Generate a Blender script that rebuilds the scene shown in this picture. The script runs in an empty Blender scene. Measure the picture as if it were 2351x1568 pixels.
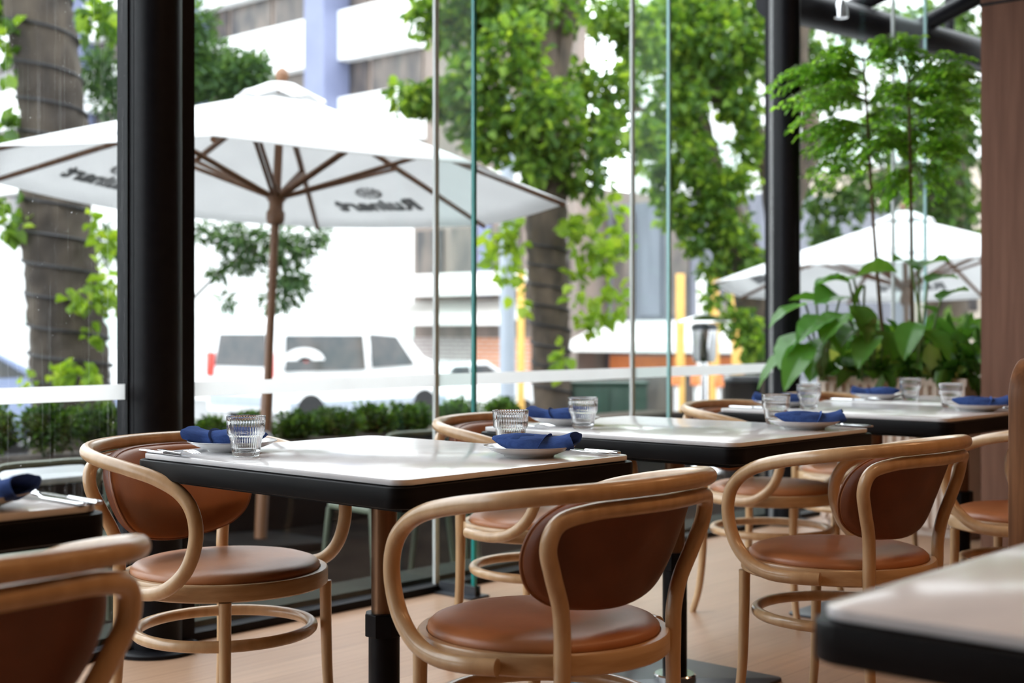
import bpy, bmesh, math, random
import numpy as np
from mathutils import Vector, Matrix

SC = bpy.context.scene
COL = SC.collection
PI = math.pi
# ------------------------------------------------------------------ camera frame
F, CX, HY, H = 3100.0, 1175.5, 763.0, 1.03
FX, FY, RX, RY = .743145, .669131, .669131, -.743145


def at(px, py, d):
    u = (px - CX) / F
    return Vector((d * (FX + u * RX), d * (FY + u * RY), H - (py - HY) * d / F))


# ------------------------------------------------------------------ mesh helpers
def smooth_path(pts, n=8, closed=False):
    P = [Vector(p) for p in pts]
    out = []
    m = len(P)
    rng = m if closed else m - 1
    for i in range(rng):
        if closed:
            p0, p1, p2, p3 = P[(i - 1) % m], P[i], P[(i + 1) % m], P[(i + 2) % m]
        else:
            p1, p2 = P[i], P[i + 1]
            p0 = P[i - 1] if i > 0 else p1 * 2 - p2
            p3 = P[i + 2] if i + 2 < m else p2 * 2 - p1
        for k in range(n):
            t = k / n
            out.append(.5 * ((2 * p1) + (p2 - p0) * t + (2 * p0 - 5 * p1 + 4 * p2 - p3) * t * t
                             + (3 * p1 - p0 - 3 * p2 + p3) * t ** 3))
    if not closed:
        out.append(P[-1].copy())
    return out


class MB:
    def __init__(s):
        s.v, s.f = [], []

    def add(s, vs, fs, M=None):
        o = len(s.v)
        for p in vs:
            q = Vector(p)
            if M is not None:
                q = M @ q
            s.v.append(tuple(q))
        for f in fs:
            s.f.append(tuple(i + o for i in f))
        return s

    def box(s, a, b, M=None):
        x0, y0, z0 = a
        x1, y1, z1 = b
        return s.add([(x0, y0, z0), (x1, y0, z0), (x1, y1, z0), (x0, y1, z0), (x0, y0, z1), (x1, y0, z1), (x1, y1, z1), (x0, y1, z1)],
                     [(0, 3, 2, 1), (4, 5, 6, 7), (0, 1, 5, 4), (1, 2, 6, 5), (2, 3, 7, 6), (3, 0, 4, 7)], M)

    def rbox(s, a, b, r=.005, seg=2, M=None):
        bm = bmesh.new()
        bmesh.ops.create_cube(bm, size=1)
        for v in bm.verts:
            v.co = Vector(((a[0] + b[0]) / 2 + v.co.x * (b[0] - a[0]), (a[1] + b[1]) / 2 + v.co.y * (b[1] - a[1]),
                           (a[2] + b[2]) / 2 + v.co.z * (b[2] - a[2])))
        bmesh.ops.bevel(bm, geom=bm.edges[:], offset=r, segments=seg, affect='EDGES', profile=.5)
        bm.verts.index_update()
        s.add([v.co for v in bm.verts], [[v.index for v in f.verts] for f in bm.faces], M)
        bm.free()
        return s

    def tube(s, pts, r, seg=12, closed=False, caps=True, M=None, sx=1.0):
        P = [Vector(p) for p in pts]
        n = len(P)
        rr = r if isinstance(r, (list, tuple)) else [r] * n
        tang = []
        for i in range(n):
            if closed:
                t = P[(i + 1) % n] - P[(i - 1) % n]
            else:
                t = P[min(i + 1, n - 1)] - P[max(i - 1, 0)]
            tang.append(t.normalized() if t.length > 1e-9 else Vector((0, 0, 1)))
        up = Vector((0, 0, 1)) if abs(tang[0].z) < .9 else Vector((1, 0, 0))
        nrm = (up - tang[0] * up.dot(tang[0])).normalized()
        vs, fs = [], []
        for i in range(n):
            nrm = nrm - tang[i] * nrm.dot(tang[i])
            nrm.normalize()
            b = tang[i].cross(nrm)
            for k in range(seg):
                a = 2 * PI * k / seg
                vs.append(P[i] + nrm * math.cos(a) * rr[i] + b * math.sin(a) * rr[i] * sx)
        m = n if closed else n - 1
        for i in range(m):
            j = (i + 1) % n
            for k in range(seg):
                l = (k + 1) % seg
                fs.append((i * seg + k, i * seg + l, j * seg + l, j * seg + k))
        if caps and not closed:
            fs.append(tuple(range(seg))[::-1])
            fs.append(tuple((n - 1) * seg + k for k in range(seg)))
        return s.add(vs, fs, M)

    def cyl(s, p, q, r, seg=16, M=None):
        return s.tube([p, q], r if isinstance(r, (list, tuple)) else [r, r], seg, M=M)

    def lathe(s, prof, seg=32, c=(0, 0, 0), M=None, mod=None):
        vs, fs = [], []
        n = len(prof)
        for i, (r, z) in enumerate(prof):
            for k in range(seg):
                a = 2 * PI * k / seg
                q = r * (mod(i, k) if mod else 1)
                vs.append((c[0] + q * math.cos(a), c[1] + q * math.sin(a), c[2] + z))
        for i in range(n - 1):
            for k in range(seg):
                l = (k + 1) % seg
                fs.append((i * seg + k, i * seg + l, (i + 1) * seg + l, (i + 1) * seg + k))
        if prof[0][0] > 1e-6:
            fs.append(tuple(range(seg))[::-1])
        if prof[-1][0] > 1e-6:
            fs.append(tuple((n - 1) * seg + k for k in range(seg)))
        return s.add(vs, fs, M)

    def loft(s, secs, caps=True, closed=True, M=None):
        m = len(secs[0])
        vs = [p for sec in secs for p in sec]
        fs = []
        for i in range(len(secs) - 1):
            for k in range(m if closed else m - 1):
                l = (k + 1) % m
                fs.append((i * m + k, i * m + l, (i + 1) * m + l, (i + 1) * m + k))
        if caps:
            fs.append(tuple(range(m))[::-1])
            fs.append(tuple((len(secs) - 1) * m + k for k in range(m)))
        return s.add(vs, fs, M)

    def prism(s, outline, z0, z1, e=0.0, M=None):
        """outline in xy, extruded in z, with an edge round e"""
        c = Vector((sum(p[0] for p in outline) / len(outline), sum(p[1] for p in outline) / len(outline)))

        def sec(z, inset):
            o = []
            for p in outline:
                d = Vector((p[0], p[1])) - c
                l = d.length
                q = c + d * ((l - inset) / l if l > 1e-6 else 1)
                o.append((q.x, q.y, z))
            return o
        if e > 0:
            secs = [sec(z0, e), sec(z0 + e * .3, e * .3), sec(z0 + e, 0), sec(z1 - e, 0), sec(z1 - e * .3, e * .3), sec(z1, e)]
        else:
            secs = [sec(z0, 0), sec(z1, 0)]
        return s.loft(secs, M=M)

    def build(s, name, mat, parent=None, sharp=40, smooth=True):
        me = bpy.data.meshes.new(name)
        me.from_pydata(s.v, [], s.f)
        me.validate()
        if smooth:
            me.polygons.foreach_set('use_smooth', [True] * len(me.polygons))
            me.set_sharp_from_angle(angle=math.radians(sharp))
        me.materials.append(mat)
        me.update()
        o = bpy.data.objects.new(name, me)
        COL.objects.link(o)
        if parent:
            o.parent = parent
        return o


def rrect(x0, x1, y0, y1, r, n=6):
    o = []
    for cx, cy, a0 in ((x1 - r, y1 - r, 0), (x0 + r, y1 - r, 90), (x0 + r, y0 + r, 180), (x1 - r, y0 + r, 270)):
        for k in range(n + 1):
            a = math.radians(a0 + 90 * k / n)
            o.append((cx + r * math.cos(a), cy + r * math.sin(a)))
    return o


# ------------------------------------------------------------------ object helpers
def tag(o, label=None, cat=None, group=None, kind=None):
    if label:
        o['label'] = label
    if cat:
        o['category'] = cat
    if group:
        o['group'] = group
    if kind:
        o['kind'] = kind
    return o


def thing(name, label, cat, loc=(0, 0, 0), rotz=0, group=None):
    o = bpy.data.objects.new(name, None)
    COL.objects.link(o)
    o.empty_display_size = .1
    o.location = loc
    o.rotation_euler = (0, 0, rotz)
    return tag(o, label, cat, group)


def dup(root, loc, rotz=0, label=None, group=None):
    r = root.copy()
    COL.objects.link(r)
    r.location = loc
    r.rotation_euler = (root.rotation_euler[0], root.rotation_euler[1], rotz)
    if label:
        r['label'] = label
    if group:
        r['group'] = group
    for ch in list(root.children):
        c = ch.copy()
        COL.objects.link(c)
        c.parent = r
        for g in list(ch.children):
            d = g.copy()
            COL.objects.link(d)
            d.parent = c
    return r


def struct(name, mb, mat, parent=None, **k):
    o = mb.build(name, mat, parent, **k)
    if parent is None:
        o['kind'] = 'structure'
    return o


# ------------------------------------------------------------------ materials
def newmat(name):
    m = bpy.data.materials.new(name)
    m.use_nodes = True
    nt = m.node_tree
    b = nt.nodes['Principled BSDF']
    return m, nt, b


def tex(nt, scale=(1, 1, 1), kind='Object'):
    tc = nt.nodes.new('ShaderNodeTexCoord')
    mp = nt.nodes.new('ShaderNodeMapping')
    mp.inputs['Scale'].default_value = scale
    nt.links.new(tc.outputs[kind], mp.inputs['Vector'])
    return mp.outputs['Vector']


def noise(nt, vec, scale, detail=4, rough=.5):
    n = nt.nodes.new('ShaderNodeTexNoise')
    n.inputs['Scale'].default_value = scale
    n.inputs['Detail'].default_value = detail
    n.inputs['Roughness'].default_value = rough
    nt.links.new(vec, n.inputs['Vector'])
    return n.outputs['Fac']


def ramp(nt, fac, stops):
    r = nt.nodes.new('ShaderNodeValToRGB')
    while len(r.color_ramp.elements) < len(stops):
        r.color_ramp.elements.new(.5)
    for e, (p, c) in zip(r.color_ramp.elements, stops):
        e.position = p
        e.color = (*c, 1)
    nt.links.new(fac, r.inputs['Fac'])
    return r.outputs['Color']


def bump(nt, b, h, strength=.2, dist=.01):
    n = nt.nodes.new('ShaderNodeBump')
    n.inputs['Strength'].default_value = strength
    n.inputs['Distance'].default_value = dist
    nt.links.new(h, n.inputs['Height'])
    nt.links.new(n.outputs['Normal'], b.inputs['Normal'])


def mat(name, c1, c2=None, rough=.5, metal=0, scale=8, stretch=(1, 1, 1), bumps=0, bscale=None, coat=0, spec=None, detail=4, lo=.35, hi=.65):
    m, nt, b = newmat(name)
    c2 = c2 or tuple(c * .85 for c in c1)
    v = tex(nt, stretch)
    f = noise(nt, v, scale, detail)
    nt.links.new(ramp(nt, f, [(lo, c1), (hi, c2)]), b.inputs['Base Color'])
    b.inputs['Roughness'].default_value = rough
    b.inputs['Metallic'].default_value = metal
    if coat:
        b.inputs['Coat Weight'].default_value = coat
        b.inputs['Coat Roughness'].default_value = .15
    if spec is not None:
        b.inputs['Specular IOR Level'].default_value = spec
    if bumps:
        bump(nt, b, noise(nt, v, bscale or scale * 4, 3), bumps, .004)
    return m


def leafmat(name, stops, rough=.5, trans=.5, tcol=None, spec=.3):
    m, nt, b = newmat(name)
    g = nt.nodes.new('ShaderNodeNewGeometry')
    col = ramp(nt, g.outputs['Random Per Island'], stops)
    nt.links.new(col, b.inputs['Base Color'])
    b.inputs['Roughness'].default_value = rough
    b.inputs['Specular IOR Level'].default_value = spec
    t = nt.nodes.new('ShaderNodeBsdfTranslucent')
    mx = nt.nodes.new('ShaderNodeMix')
    mx.data_type = 'RGBA'
    mx.blend_type = 'MULTIPLY'
    mx.inputs['Factor'].default_value = 1
    nt.links.new(col, mx.inputs[6])
    mx.inputs[7].default_value = (*(tcol or (1.6, 1.5, .6)), 1)
    nt.links.new(mx.outputs[2], t.inputs['Color'])
    ms = nt.nodes.new('ShaderNodeMixShader')
    ms.inputs[0].default_value = trans
    nt.links.new(b.outputs[0], ms.inputs[1])
    nt.links.new(t.outputs[0], ms.inputs[2])
    nt.links.new(ms.outputs[0], nt.nodes['Material Output'].inputs['Surface'])
    return m


def clothmat(name, c, trans=.4, rough=.9):
    m, nt, b = newmat(name)
    v = tex(nt)
    col = ramp(nt, noise(nt, v, 5), [(.3, c), (.7, tuple(k * .96 for k in c))])
    nt.links.new(col, b.inputs['Base Color'])
    b.inputs['Roughness'].default_value = rough
    b.inputs['Specular IOR Level'].default_value = .1
    t = nt.nodes.new('ShaderNodeBsdfTranslucent')
    nt.links.new(col, t.inputs['Color'])
    ms = nt.nodes.new('ShaderNodeMixShader')
    ms.inputs[0].default_value = trans
    nt.links.new(b.outputs[0], ms.inputs[1])
    nt.links.new(t.outputs[0], ms.inputs[2])
    nt.links.new(ms.outputs[0], nt.nodes['Material Output'].inputs['Surface'])
    return m


def panemat(name, tint, dirt=0.0, refl=.5, base=.02):
    m, nt, b = newmat(name)
    nt.nodes.remove(b)
    tr = nt.nodes.new('ShaderNodeBsdfTransparent')
    tr.inputs[0].default_value = (*tint, 1)
    gl = nt.nodes.new('ShaderNodeBsdfGlossy')
    gl.inputs['Roughness'].default_value = .0
    lw = nt.nodes.new('ShaderNodeLayerWeight')
    lw.inputs['Blend'].default_value = .5
    pw = nt.nodes.new('ShaderNodeMath')
    pw.operation = 'POWER'
    pw.inputs[1].default_value = 5
    nt.links.new(lw.outputs['Facing'], pw.inputs[0])
    ma = nt.nodes.new('ShaderNodeMath')
    ma.operation = 'MULTIPLY_ADD'
    ma.inputs[1].default_value = refl * .5
    ma.inputs[2].default_value = base
    nt.links.new(pw.outputs[0], ma.inputs[0])
    ms = nt.nodes.new('ShaderNodeMixShader')
    nt.links.new(ma.outputs[0], ms.inputs[0])
    nt.links.new(tr.outputs[0], ms.inputs[1])
    nt.links.new(gl.outputs[0], ms.inputs[2])
    out = ms.outputs[0]
    if dirt:
        v = tex(nt, (120, 120, 1.5))
        f1 = noise(nt, v, 1.0, 5, .6)
        v2 = tex(nt, (1, 1, 1))
        f2 = noise(nt, v2, 130, 2)
        a = ramp(nt, f1, [(.56, (0, 0, 0)), (.75, (dirt, dirt, dirt))])
        c = ramp(nt, f2, [(.74, (0, 0, 0)), (.80, (.5, .5, .5))])
        ad = nt.nodes.new('ShaderNodeMix')
        ad.data_type = 'RGBA'
        ad.blend_type = 'ADD'
        ad.inputs['Factor'].default_value = 1
        nt.links.new(a, ad.inputs[6])
        nt.links.new(c, ad.inputs[7])
        df = nt.nodes.new('ShaderNodeBsdfTranslucent')
        df.inputs[0].default_value = (.75, .75, .75, 1)
        m2 = nt.nodes.new('ShaderNodeMixShader')
        nt.links.new(ad.outputs[2], m2.inputs[0])
        nt.links.new(out, m2.inputs[1])
        nt.links.new(df.outputs[0], m2.inputs[2])
        out = m2.outputs[0]
    nt.links.new(out, nt.nodes['Material Output'].inputs['Surface'])
    return m


def glassmat(name, c=(1, 1, 1), rough=0, ior=1.45):
    m, nt, b = newmat(name)
    b.inputs['Base Color'].default_value = (*c, 1)
    b.inputs['Roughness'].default_value = rough
    b.inputs['Transmission Weight'].default_value = 1
    b.inputs['IOR'].default_value = ior
    return m


def emitmat(name, c, s):
    m, nt, b = newmat(name)
    b.inputs['Emission Color'].default_value = (*c, 1)
    b.inputs['Emission Strength'].default_value = s
    return m


WOOD = mat('beech_wood', (.60, .395, .215), (.50, .315, .16), rough=.32, scale=6, stretch=(6, 6, 1.2), detail=6, coat=.35)
WOODH = mat('beech_wood_flat', (.60, .395, .215), (.47, .295, .15), rough=.34, scale=5, stretch=(1, 3, 14), detail=6, coat=.2)
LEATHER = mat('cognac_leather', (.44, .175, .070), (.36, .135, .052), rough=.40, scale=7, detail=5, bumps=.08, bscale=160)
LEATHERB = mat('cognac_leather_shaded', (.185, .052, .018), (.135, .036, .012), rough=.5, scale=9, detail=5, bumps=.08, bscale=160)  # darker copy of the leather, with shade of the away-facing side in its colour
PIPE = mat('leather_piping', (.25, .085, .03), rough=.45)
MARBLE = mat('white_marble', (.75, .745, .765), (.63, .63, .655), rough=.13, scale=3.2, stretch=(1, 2.2, 1), detail=8, lo=.4, hi=.72)
BLACKW = mat('black_stained_wood', (.0035, .0032, .0038), (.007, .0064, .007), rough=.42, scale=3, stretch=(2, 2, 30), detail=6, spec=.10)
BRONZE = mat('bronze_tube', (.20, .115, .068), (.17, .095, .055), rough=.36, metal=.9, scale=3, stretch=(20, 20, .3))
BLACKM = mat('black_powder_steel', (.006, .006, .008), (.008, .008, .010), rough=.42, scale=30, spec=.12)
PLATEM = mat('dark_steel_plate', (.05, .055, .065), (.07, .075, .085), rough=.4, metal=.6, scale=10)
PORC = mat('white_porcelain', (.80, .79, .77), (.77, .76, .745), rough=.12, scale=4, coat=.4)
RIMM = mat('grey_plate_rim', (.42, .42, .45), (.5, .5, .52), rough=.15, scale=20)
NAPK = mat('blue_linen', (.033, .068, .225), (.046, .094, .285), rough=.95, scale=60, stretch=(1, 5, 1), bumps=.25, bscale=420, spec=.1)
STEEL = mat('polished_steel', (.72, .72, .73), (.66, .66, .68), rough=.16, metal=1, scale=20)
TUMB = glassmat('clear_tumbler_glass', (.985, .99, .99))
PANE = panemat('window_glass', (.985, .995, .99))
PANED = panemat('window_glass_rain_marked', (.975, .985, .98), dirt=.06)
FINM = panemat('fin_glass', (.93, .975, .965), base=.008)
TEAL = mat('teal_glass_edge', (.015, .20, .19), (.03, .27, .25), rough=.1, scale=3)
TEALL = mat('pale_teal_glass_edge', (.22, .45, .44), (.3, .55, .54), rough=.1, scale=3)
SILIC = mat('grey_silicone_joint', (.50, .53, .52), (.56, .58, .57), rough=.5, scale=6)
GREYG = mat('dark_grey_gasket', (.16, .16, .16), (.2, .2, .2), rough=.6)
BAND = clothmat('white_frosted_film', (.93, .93, .925), .8)


def floormat():
    m, nt, b = newmat('oak_plank_floor')
    v = tex(nt, (1, 1, 1))
    br = nt.nodes.new('ShaderNodeTexBrick')
    br.inputs['Scale'].default_value = 1
    br.inputs['Brick Width'].default_value = 1.9
    br.inputs['Row Height'].default_value = .14
    br.inputs['Mortar Size'].default_value = .0016
    br.inputs['Color1'].default_value = (.47, .30, .20, 1)
    br.inputs['Color2'].default_value = (.41, .255, .165, 1)
    br.inputs['Mortar'].default_value = (.30, .18, .10, 1)
    br.offset = .37
    nt.links.new(v, br.inputs['Vector'])
    v2 = tex(nt, (1.2, 22, 1))
    g = ramp(nt, noise(nt, v2, 2.2, 7, .6), [(.3, (1.08, 1.06, 1.04)), (.7, (.80, .76, .72))])
    mx = nt.nodes.new('ShaderNodeMix')
    mx.data_type = 'RGBA'
    mx.blend_type = 'MULTIPLY'
    mx.inputs['Factor'].default_value = .8
    nt.links.new(br.outputs['Color'], mx.inputs[6])
    nt.links.new(g, mx.inputs[7])
    nt.links.new(mx.outputs[2], b.inputs['Base Color'])
    b.inputs['Roughness'].default_value = .36
    return m


FLOOR = floormat()
WALLW = mat('brown_wood_veneer', (.195, .103, .072), (.145, .074, .052), rough=.6, spec=.12, scale=2.2, stretch=(14, 14, .8), detail=7, bumps=.05)
BENCHW = mat('walnut_bench_wood', (.27, .125, .055), (.13, .058, .026), rough=.42, spec=.2, scale=3, stretch=(16, 16, 1.2), detail=7)
CEIL = mat('brown_timber_ceiling', (.12, .085, .06), (.10, .07, .05), rough=.9, scale=4)
BACKW = mat('warm_back_wall', (.13, .075, .045), (.10, .058, .035), rough=.7, scale=2, stretch=(6, 6, 1))
FLUTE = mat('fluted_timber_planter', (.74, .62, .55), (.66, .54, .47), rough=.55, scale=4, stretch=(6, 6, 1))
SOIL = mat('potting_soil', (.03, .02, .013), (.05, .033, .02), rough=1, scale=40)
CANOPY = clothmat('white_umbrella_cloth', (.86, .86, .86), .42)
UMBW = mat('umbrella_hardwood', (.20, .095, .045), (.15, .07, .034), rough=.5, scale=5, stretch=(8, 8, 1))
INK = mat('grey_print', (.27, .28, .29), (.32, .33, .34), rough=.8, scale=6)
INKL = mat('pale_grey_print', (.42, .43, .44), (.5, .5, .51), rough=.8, scale=6)
BARK = mat('grey_brown_bark', (.062, .048, .034), (.022, .017, .013), rough=.95, scale=5, stretch=(1, 1, .35), detail=8, bumps=.9, bscale=14)
BARKD = mat('dark_bark', (.085, .062, .043), (.032, .025, .018), rough=.95, scale=6, stretch=(1, 1, .4), detail=8, bumps=.8, bscale=16)
CABLE = mat('black_cable', (.012, .012, .014), rough=.6)
SAGE = mat('sage_green_metal', (.105, .125, .085), (.09, .11, .075), rough=.45, scale=10)
GREYTOP = mat('pale_grey_tabletop', (.42, .44, .46), (.38, .40, .42), rough=.3, scale=6)
PAVE = mat('shade_dark_paving', (.010, .008, .0075), (.018, .0145, .012), rough=1, scale=3, detail=7, spec=0)  # near-black colour stands in for the deep shade over the terrace
KERB = mat('grey_kerb_stone', (.026, .030, .024), (.018, .021, .017), rough=.9, scale=6, detail=6, spec=.1)
STREET = mat('asphalt', (.20, .20, .20), (.16, .16, .165), rough=.85, scale=2, detail=8)
PLBOX = mat('black_planter_box', (.007, .0065, .0065), (.011, .010, .0095), rough=.8, scale=5, spec=.05)
GREENBOX = mat('dark_green_cabinet', (.008, .034, .020), (.011, .042, .025), rough=.5, scale=8)
WHITEP = mat('white_car_paint', (.82, .82, .82), (.80, .80, .80), rough=.2, scale=2, coat=.6)
BLUEP = mat('blue_grey_car_paint', (.17, .21, .34), (.15, .19, .31), rough=.2, scale=2, coat=.6)
DARKP = mat('dark_grey_car_paint', (.06, .065, .07), (.05, .055, .06), rough=.2, scale=2, coat=.6)
CARGL = mat('tinted_car_window', (.05, .06, .065), (.09, .085, .085), rough=.08, scale=3)
TYRE = mat('tyre_rubber', (.02, .02, .021), rough=.85, scale=20)
RIMA = mat('alloy_rim', (.55, .56, .57), (.5, .51, .52), rough=.4, metal=0, scale=12)
REDL = mat('red_tail_lamp', (.75, .08, .05), (.6, .05, .04), rough=.2, scale=20)
GREYPOST = mat('grey_painted_post', (.36, .40, .46), (.33, .37, .43), rough=.45, scale=4)
ORANGE = mat('orange_plastic', (.85, .25, .07), (.75, .21, .06), rough=.5, scale=8)
YELLOWM = mat('yellow_ochre_paint', (.70, .40, .10), (.62, .35, .08), rough=.6, scale=8)
WHITEW = mat('white_render', (.82, .82, .81), (.78, .78, .77), rough=.8, scale=1.5)
BLUECOL = mat('blue_grey_cladding', (.17, .19, .30), (.145, .165, .265), rough=.5, scale=1.2)
BROWNF = mat('brown_facade_panel', (.26, .20, .17), (.17, .14, .12), rough=.5, scale=1.6, stretch=(1, 3, .3), detail=5)
GREYF = mat('grey_facade_panel', (.16, .165, .20), (.11, .115, .14), rough=.4, scale=1.6, stretch=(1, 3, .3), detail=5)
DARKGL = mat('dark_window_glass', (.05, .048, .05), (.16, .13, .11), rough=.15, scale=1.1, stretch=(1, 1.6, .6), detail=3)
PALEGL = mat('pale_green_window', (.55, .66, .60), (.65, .72, .68), rough=.2, scale=1)
BEIGEB = mat('beige_render', (.52, .44, .36), (.46, .39, .32), rough=.8, scale=1)
AWN = clothmat('white_awning_cloth', (.86, .84, .81), .3)
PEACH = mat('peach_render', (.80, .50, .30), (.70, .42, .25), rough=.8, scale=1)


def brickmat(name, c1, c2):
    m, nt, b = newmat(name)
    v = tex(nt, (1, 1, 1))
    sp = nt.nodes.new('ShaderNodeSeparateXYZ')
    cb = nt.nodes.new('ShaderNodeCombineXYZ')
    nt.links.new(v, sp.inputs[0])
    nt.links.new(sp.outputs['Y'], cb.inputs['X'])
    nt.links.new(sp.outputs['Z'], cb.inputs['Y'])
    br = nt.nodes.new('ShaderNodeTexBrick')
    br.inputs['Scale'].default_value = 1
    br.inputs['Brick Width'].default_value = .30
    br.inputs['Row Height'].default_value = .10
    br.inputs['Mortar Size'].default_value = .012
    br.inputs['Color1'].default_value = (*c1, 1)
    br.inputs['Color2'].default_value = (*c2, 1)
    br.inputs['Mortar'].default_value = (.6, .56, .52, 1)
    nt.links.new(cb.outputs[0], br.inputs['Vector'])
    nt.links.new(br.outputs['Color'], b.inputs['Base Color'])
    b.inputs['Roughness'].default_value = .9
    return m


BRICKG = brickmat('grey_brick', (.30, .25, .25), (.36, .31, .30))
BRICKR = brickmat('orange_brick', (.62, .24, .12), (.70, .30, .16))
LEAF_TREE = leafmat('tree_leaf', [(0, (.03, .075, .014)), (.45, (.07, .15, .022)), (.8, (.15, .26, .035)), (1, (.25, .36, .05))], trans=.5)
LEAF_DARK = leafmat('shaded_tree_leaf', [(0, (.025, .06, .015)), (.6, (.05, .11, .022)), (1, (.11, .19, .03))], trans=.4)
LEAF_IVY = leafmat('ivy_leaf', [(0, (.10, .19, .02)), (.5, (.17, .29, .03)), (1, (.28, .38, .05))], trans=.55)
LEAF_HEDGE = leafmat('hedge_leaf', [(0, (.016, .040, .010)), (.5, (.032, .085, .016)), (.8, (.07, .16, .025)), (1, (.14, .25, .04))], trans=.3)
LEAF_CON = leafmat('conifer_needle', [(0, (.03, .07, .03)), (.6, (.05, .11, .035)), (1, (.10, .18, .05))], trans=.3)
LEAF_IN = leafmat('glossy_fine_leaf', [(0, (.13, .32, .055)), (.6, (.21, .45, .075)), (1, (.34, .58, .12))], rough=.28, trans=.65, spec=.8)
LEAF_BIG = leafmat('glossy_broad_leaf', [(0, (.05, .15, .03)), (.6, (.10, .27, .05)), (1, (.22, .42, .07))], rough=.3, trans=.45, spec=.5)
LEAF_POT = leafmat('variegated_leaf', [(0, (.04, .13, .025)), (.6, (.09, .22, .04)), (.85, (.26, .38, .10)), (1, (.50, .55, .25))], rough=.35, trans=.35, spec=.5)
STEMG = mat('green_stem', (.10, .17, .05), (.14, .20, .07), rough=.5)
STEMB = mat('brown_stem', (.12, .065, .03), (.075, .04, .02), rough=.7, scale=10)

# ------------------------------------------------------------------ the room
YW = 3.83                                                            # glass wall plane
XB = -3.0
struct('floor', MB().box((XB, -4, -.12), (9.5, YW + .03, 0)), FLOOR)
struct('ceiling', MB().box((XB, -4, 3.42), (9.6, YW + .1, 3.55)), CEIL)
struct('wall_back', MB().box((XB, -4.15, 0), (6.7, -4, 3.42)), BACKW)
struct('wall_left', MB().box((XB - .15, -4, 0), (XB, YW, 3.42)), BACKW)
wr = struct('wall_right', MB().box((6.30, -4, 0), (6.72, 2.655, 3.42)), WALLW)
struct('trim_1', MB().box((6.294, -4, 2.588), (6.3, 2.657, 2.600)).box((6.30, 2.655, 2.588), (6.72, 2.661, 2.600)), BLACKM)
struct('wall_far', MB().box((9.5, -4, 0), (9.6, YW + .03, 3.42)), BACKW)
struct('trim_2', MB().box((XB, YW - .035, 0), (9.5, YW + .035, .028)), BLACKM)          # floor channel
struct('trim_3', MB().box((XB, YW - .04, 3.36), (9.5, YW + .04, 3.42)), BLACKM)          # head channel
struct('trim_4', MB().box((XB, YW + .05, -.25), (9.5, YW + .24, .045)), KERB)            # outside kerb

# panes
joints = [(-3.0, -1.4), (-1.4, -.1), (-.1, 1.2), (1.2, 2.42), (2.61, 3.80), (3.80, 5.10), (5.10, 6.36), (6.52, 7.77), (7.77, 9.5)]
for i, (a, b) in enumerate(joints):
    dirty = b < 2.5
    p = struct('window_%d' % (i + 1), MB().box((a + .011, YW - .005, .028), (b - .011, YW + .005, 3.36)), PANED if dirty else PANE, smooth=False)
    bd = MB().box((a + .011, YW - .0065, .8145), (b - .011, YW - .0055, .864)).build('frosted_band', BAND, p, smooth=False)
    bd['label'] = 'white frosted safety band'
tn = 4
for x in (-1.4, -.1, 1.2, 3.80, 5.10, 7.77):
    tn += 1
    struct('trim_%d' % tn, MB().box((x - .011, YW - .007, .028), (x + .011, YW + .007, 3.36)), SILIC)
for k, (x, lab) in enumerate(((3.80, 'glass fin with a dark teal edge, left of the three fins on the window wall'),
                              (5.10, 'glass fin with teal edge standing between the slim tree trunk and the patio heater'),
                              (7.77, 'glass fin with pale edge seen behind the potted saplings'))):
    t = thing('glass_fin', lab, 'glass fin', (x, 0, 0), group='glass stiffening fins of the window wall')
    MB().box((-.006, 3.628, .02), (.006, YW - .01, 3.36)).build('pane', FINM, t, smooth=False)
    MB().box((-.0075, 3.613, .02), (.0075, 3.628, 3.36)).build('edge', TEAL if k == 0 else TEALL, t, smooth=False)
    MB().box((-.05, 3.585, 0), (.05, YW - .036, .008)).box((-.016, 3.60, .008), (-.008, YW - .036, .045)).box((.008, 3.60, .008), (.016, YW - .036, .045)).build('base_shoe', PLATEM, t, smooth=False)

# steel columns
for i, (cx, cy, r, a, b, lab) in enumerate(((2.478, 3.78, .081, 2.396, 2.628, 'thick black round steel column between the rain-marked pane and the clear panes'),
                                            (6.405, 3.775, .074, 6.358, 6.53, 'slimmer black steel column beside the planter of leafy plants'))):
    t = thing('steel_column', lab, 'column', (cx, cy, 0), group='black steel columns on the window wall')
    MB().lathe([(r, 0), (r, 3.42)], 40).build('post', BLACKM, t)
    MB().box((a - cx, YW - .045 - cy, 0), (b - cx, YW + .05 - cy, 3.42)).build('mullion', BLACKM, t)
    MB().lathe([(r + .06, 0), (r + .06, .012), (r + .055, .016), (r, .016)], 40).build('base_flange', BLACKM, t)
    MB().box((a - cx - .006, YW - .02 - cy, 0), (a - cx, YW + .02 - cy, 3.42)).build('gasket', GREYG if i else BLACKM, t)

# ------------------------------------------------------------------ bentwood chair
ROD = .0165
armL = [(-.243, -.10, .432), (-.262, -.04, .431), (-.266, .03, .433), (-.263, .09, .452), (-.256, .14, .498), (-.252, .165, .565),
        (-.253, .157, .625), (-.258, .120, .668), (-.271, .055, .698), (-.286, -.03, .718), (-.288, -.12, .733), (-.262, -.195, .744),
        (-.205, -.250, .750), (-.11, -.286, .753), (0, -.297, .754)]


def mirror(p):
    return p + [(-a, b, c) for a, b, c in p[-2::-1]]


def pad_y(x, z):
    return -.190 - (z - .52) * .40 + 1.25 * x * x


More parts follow.
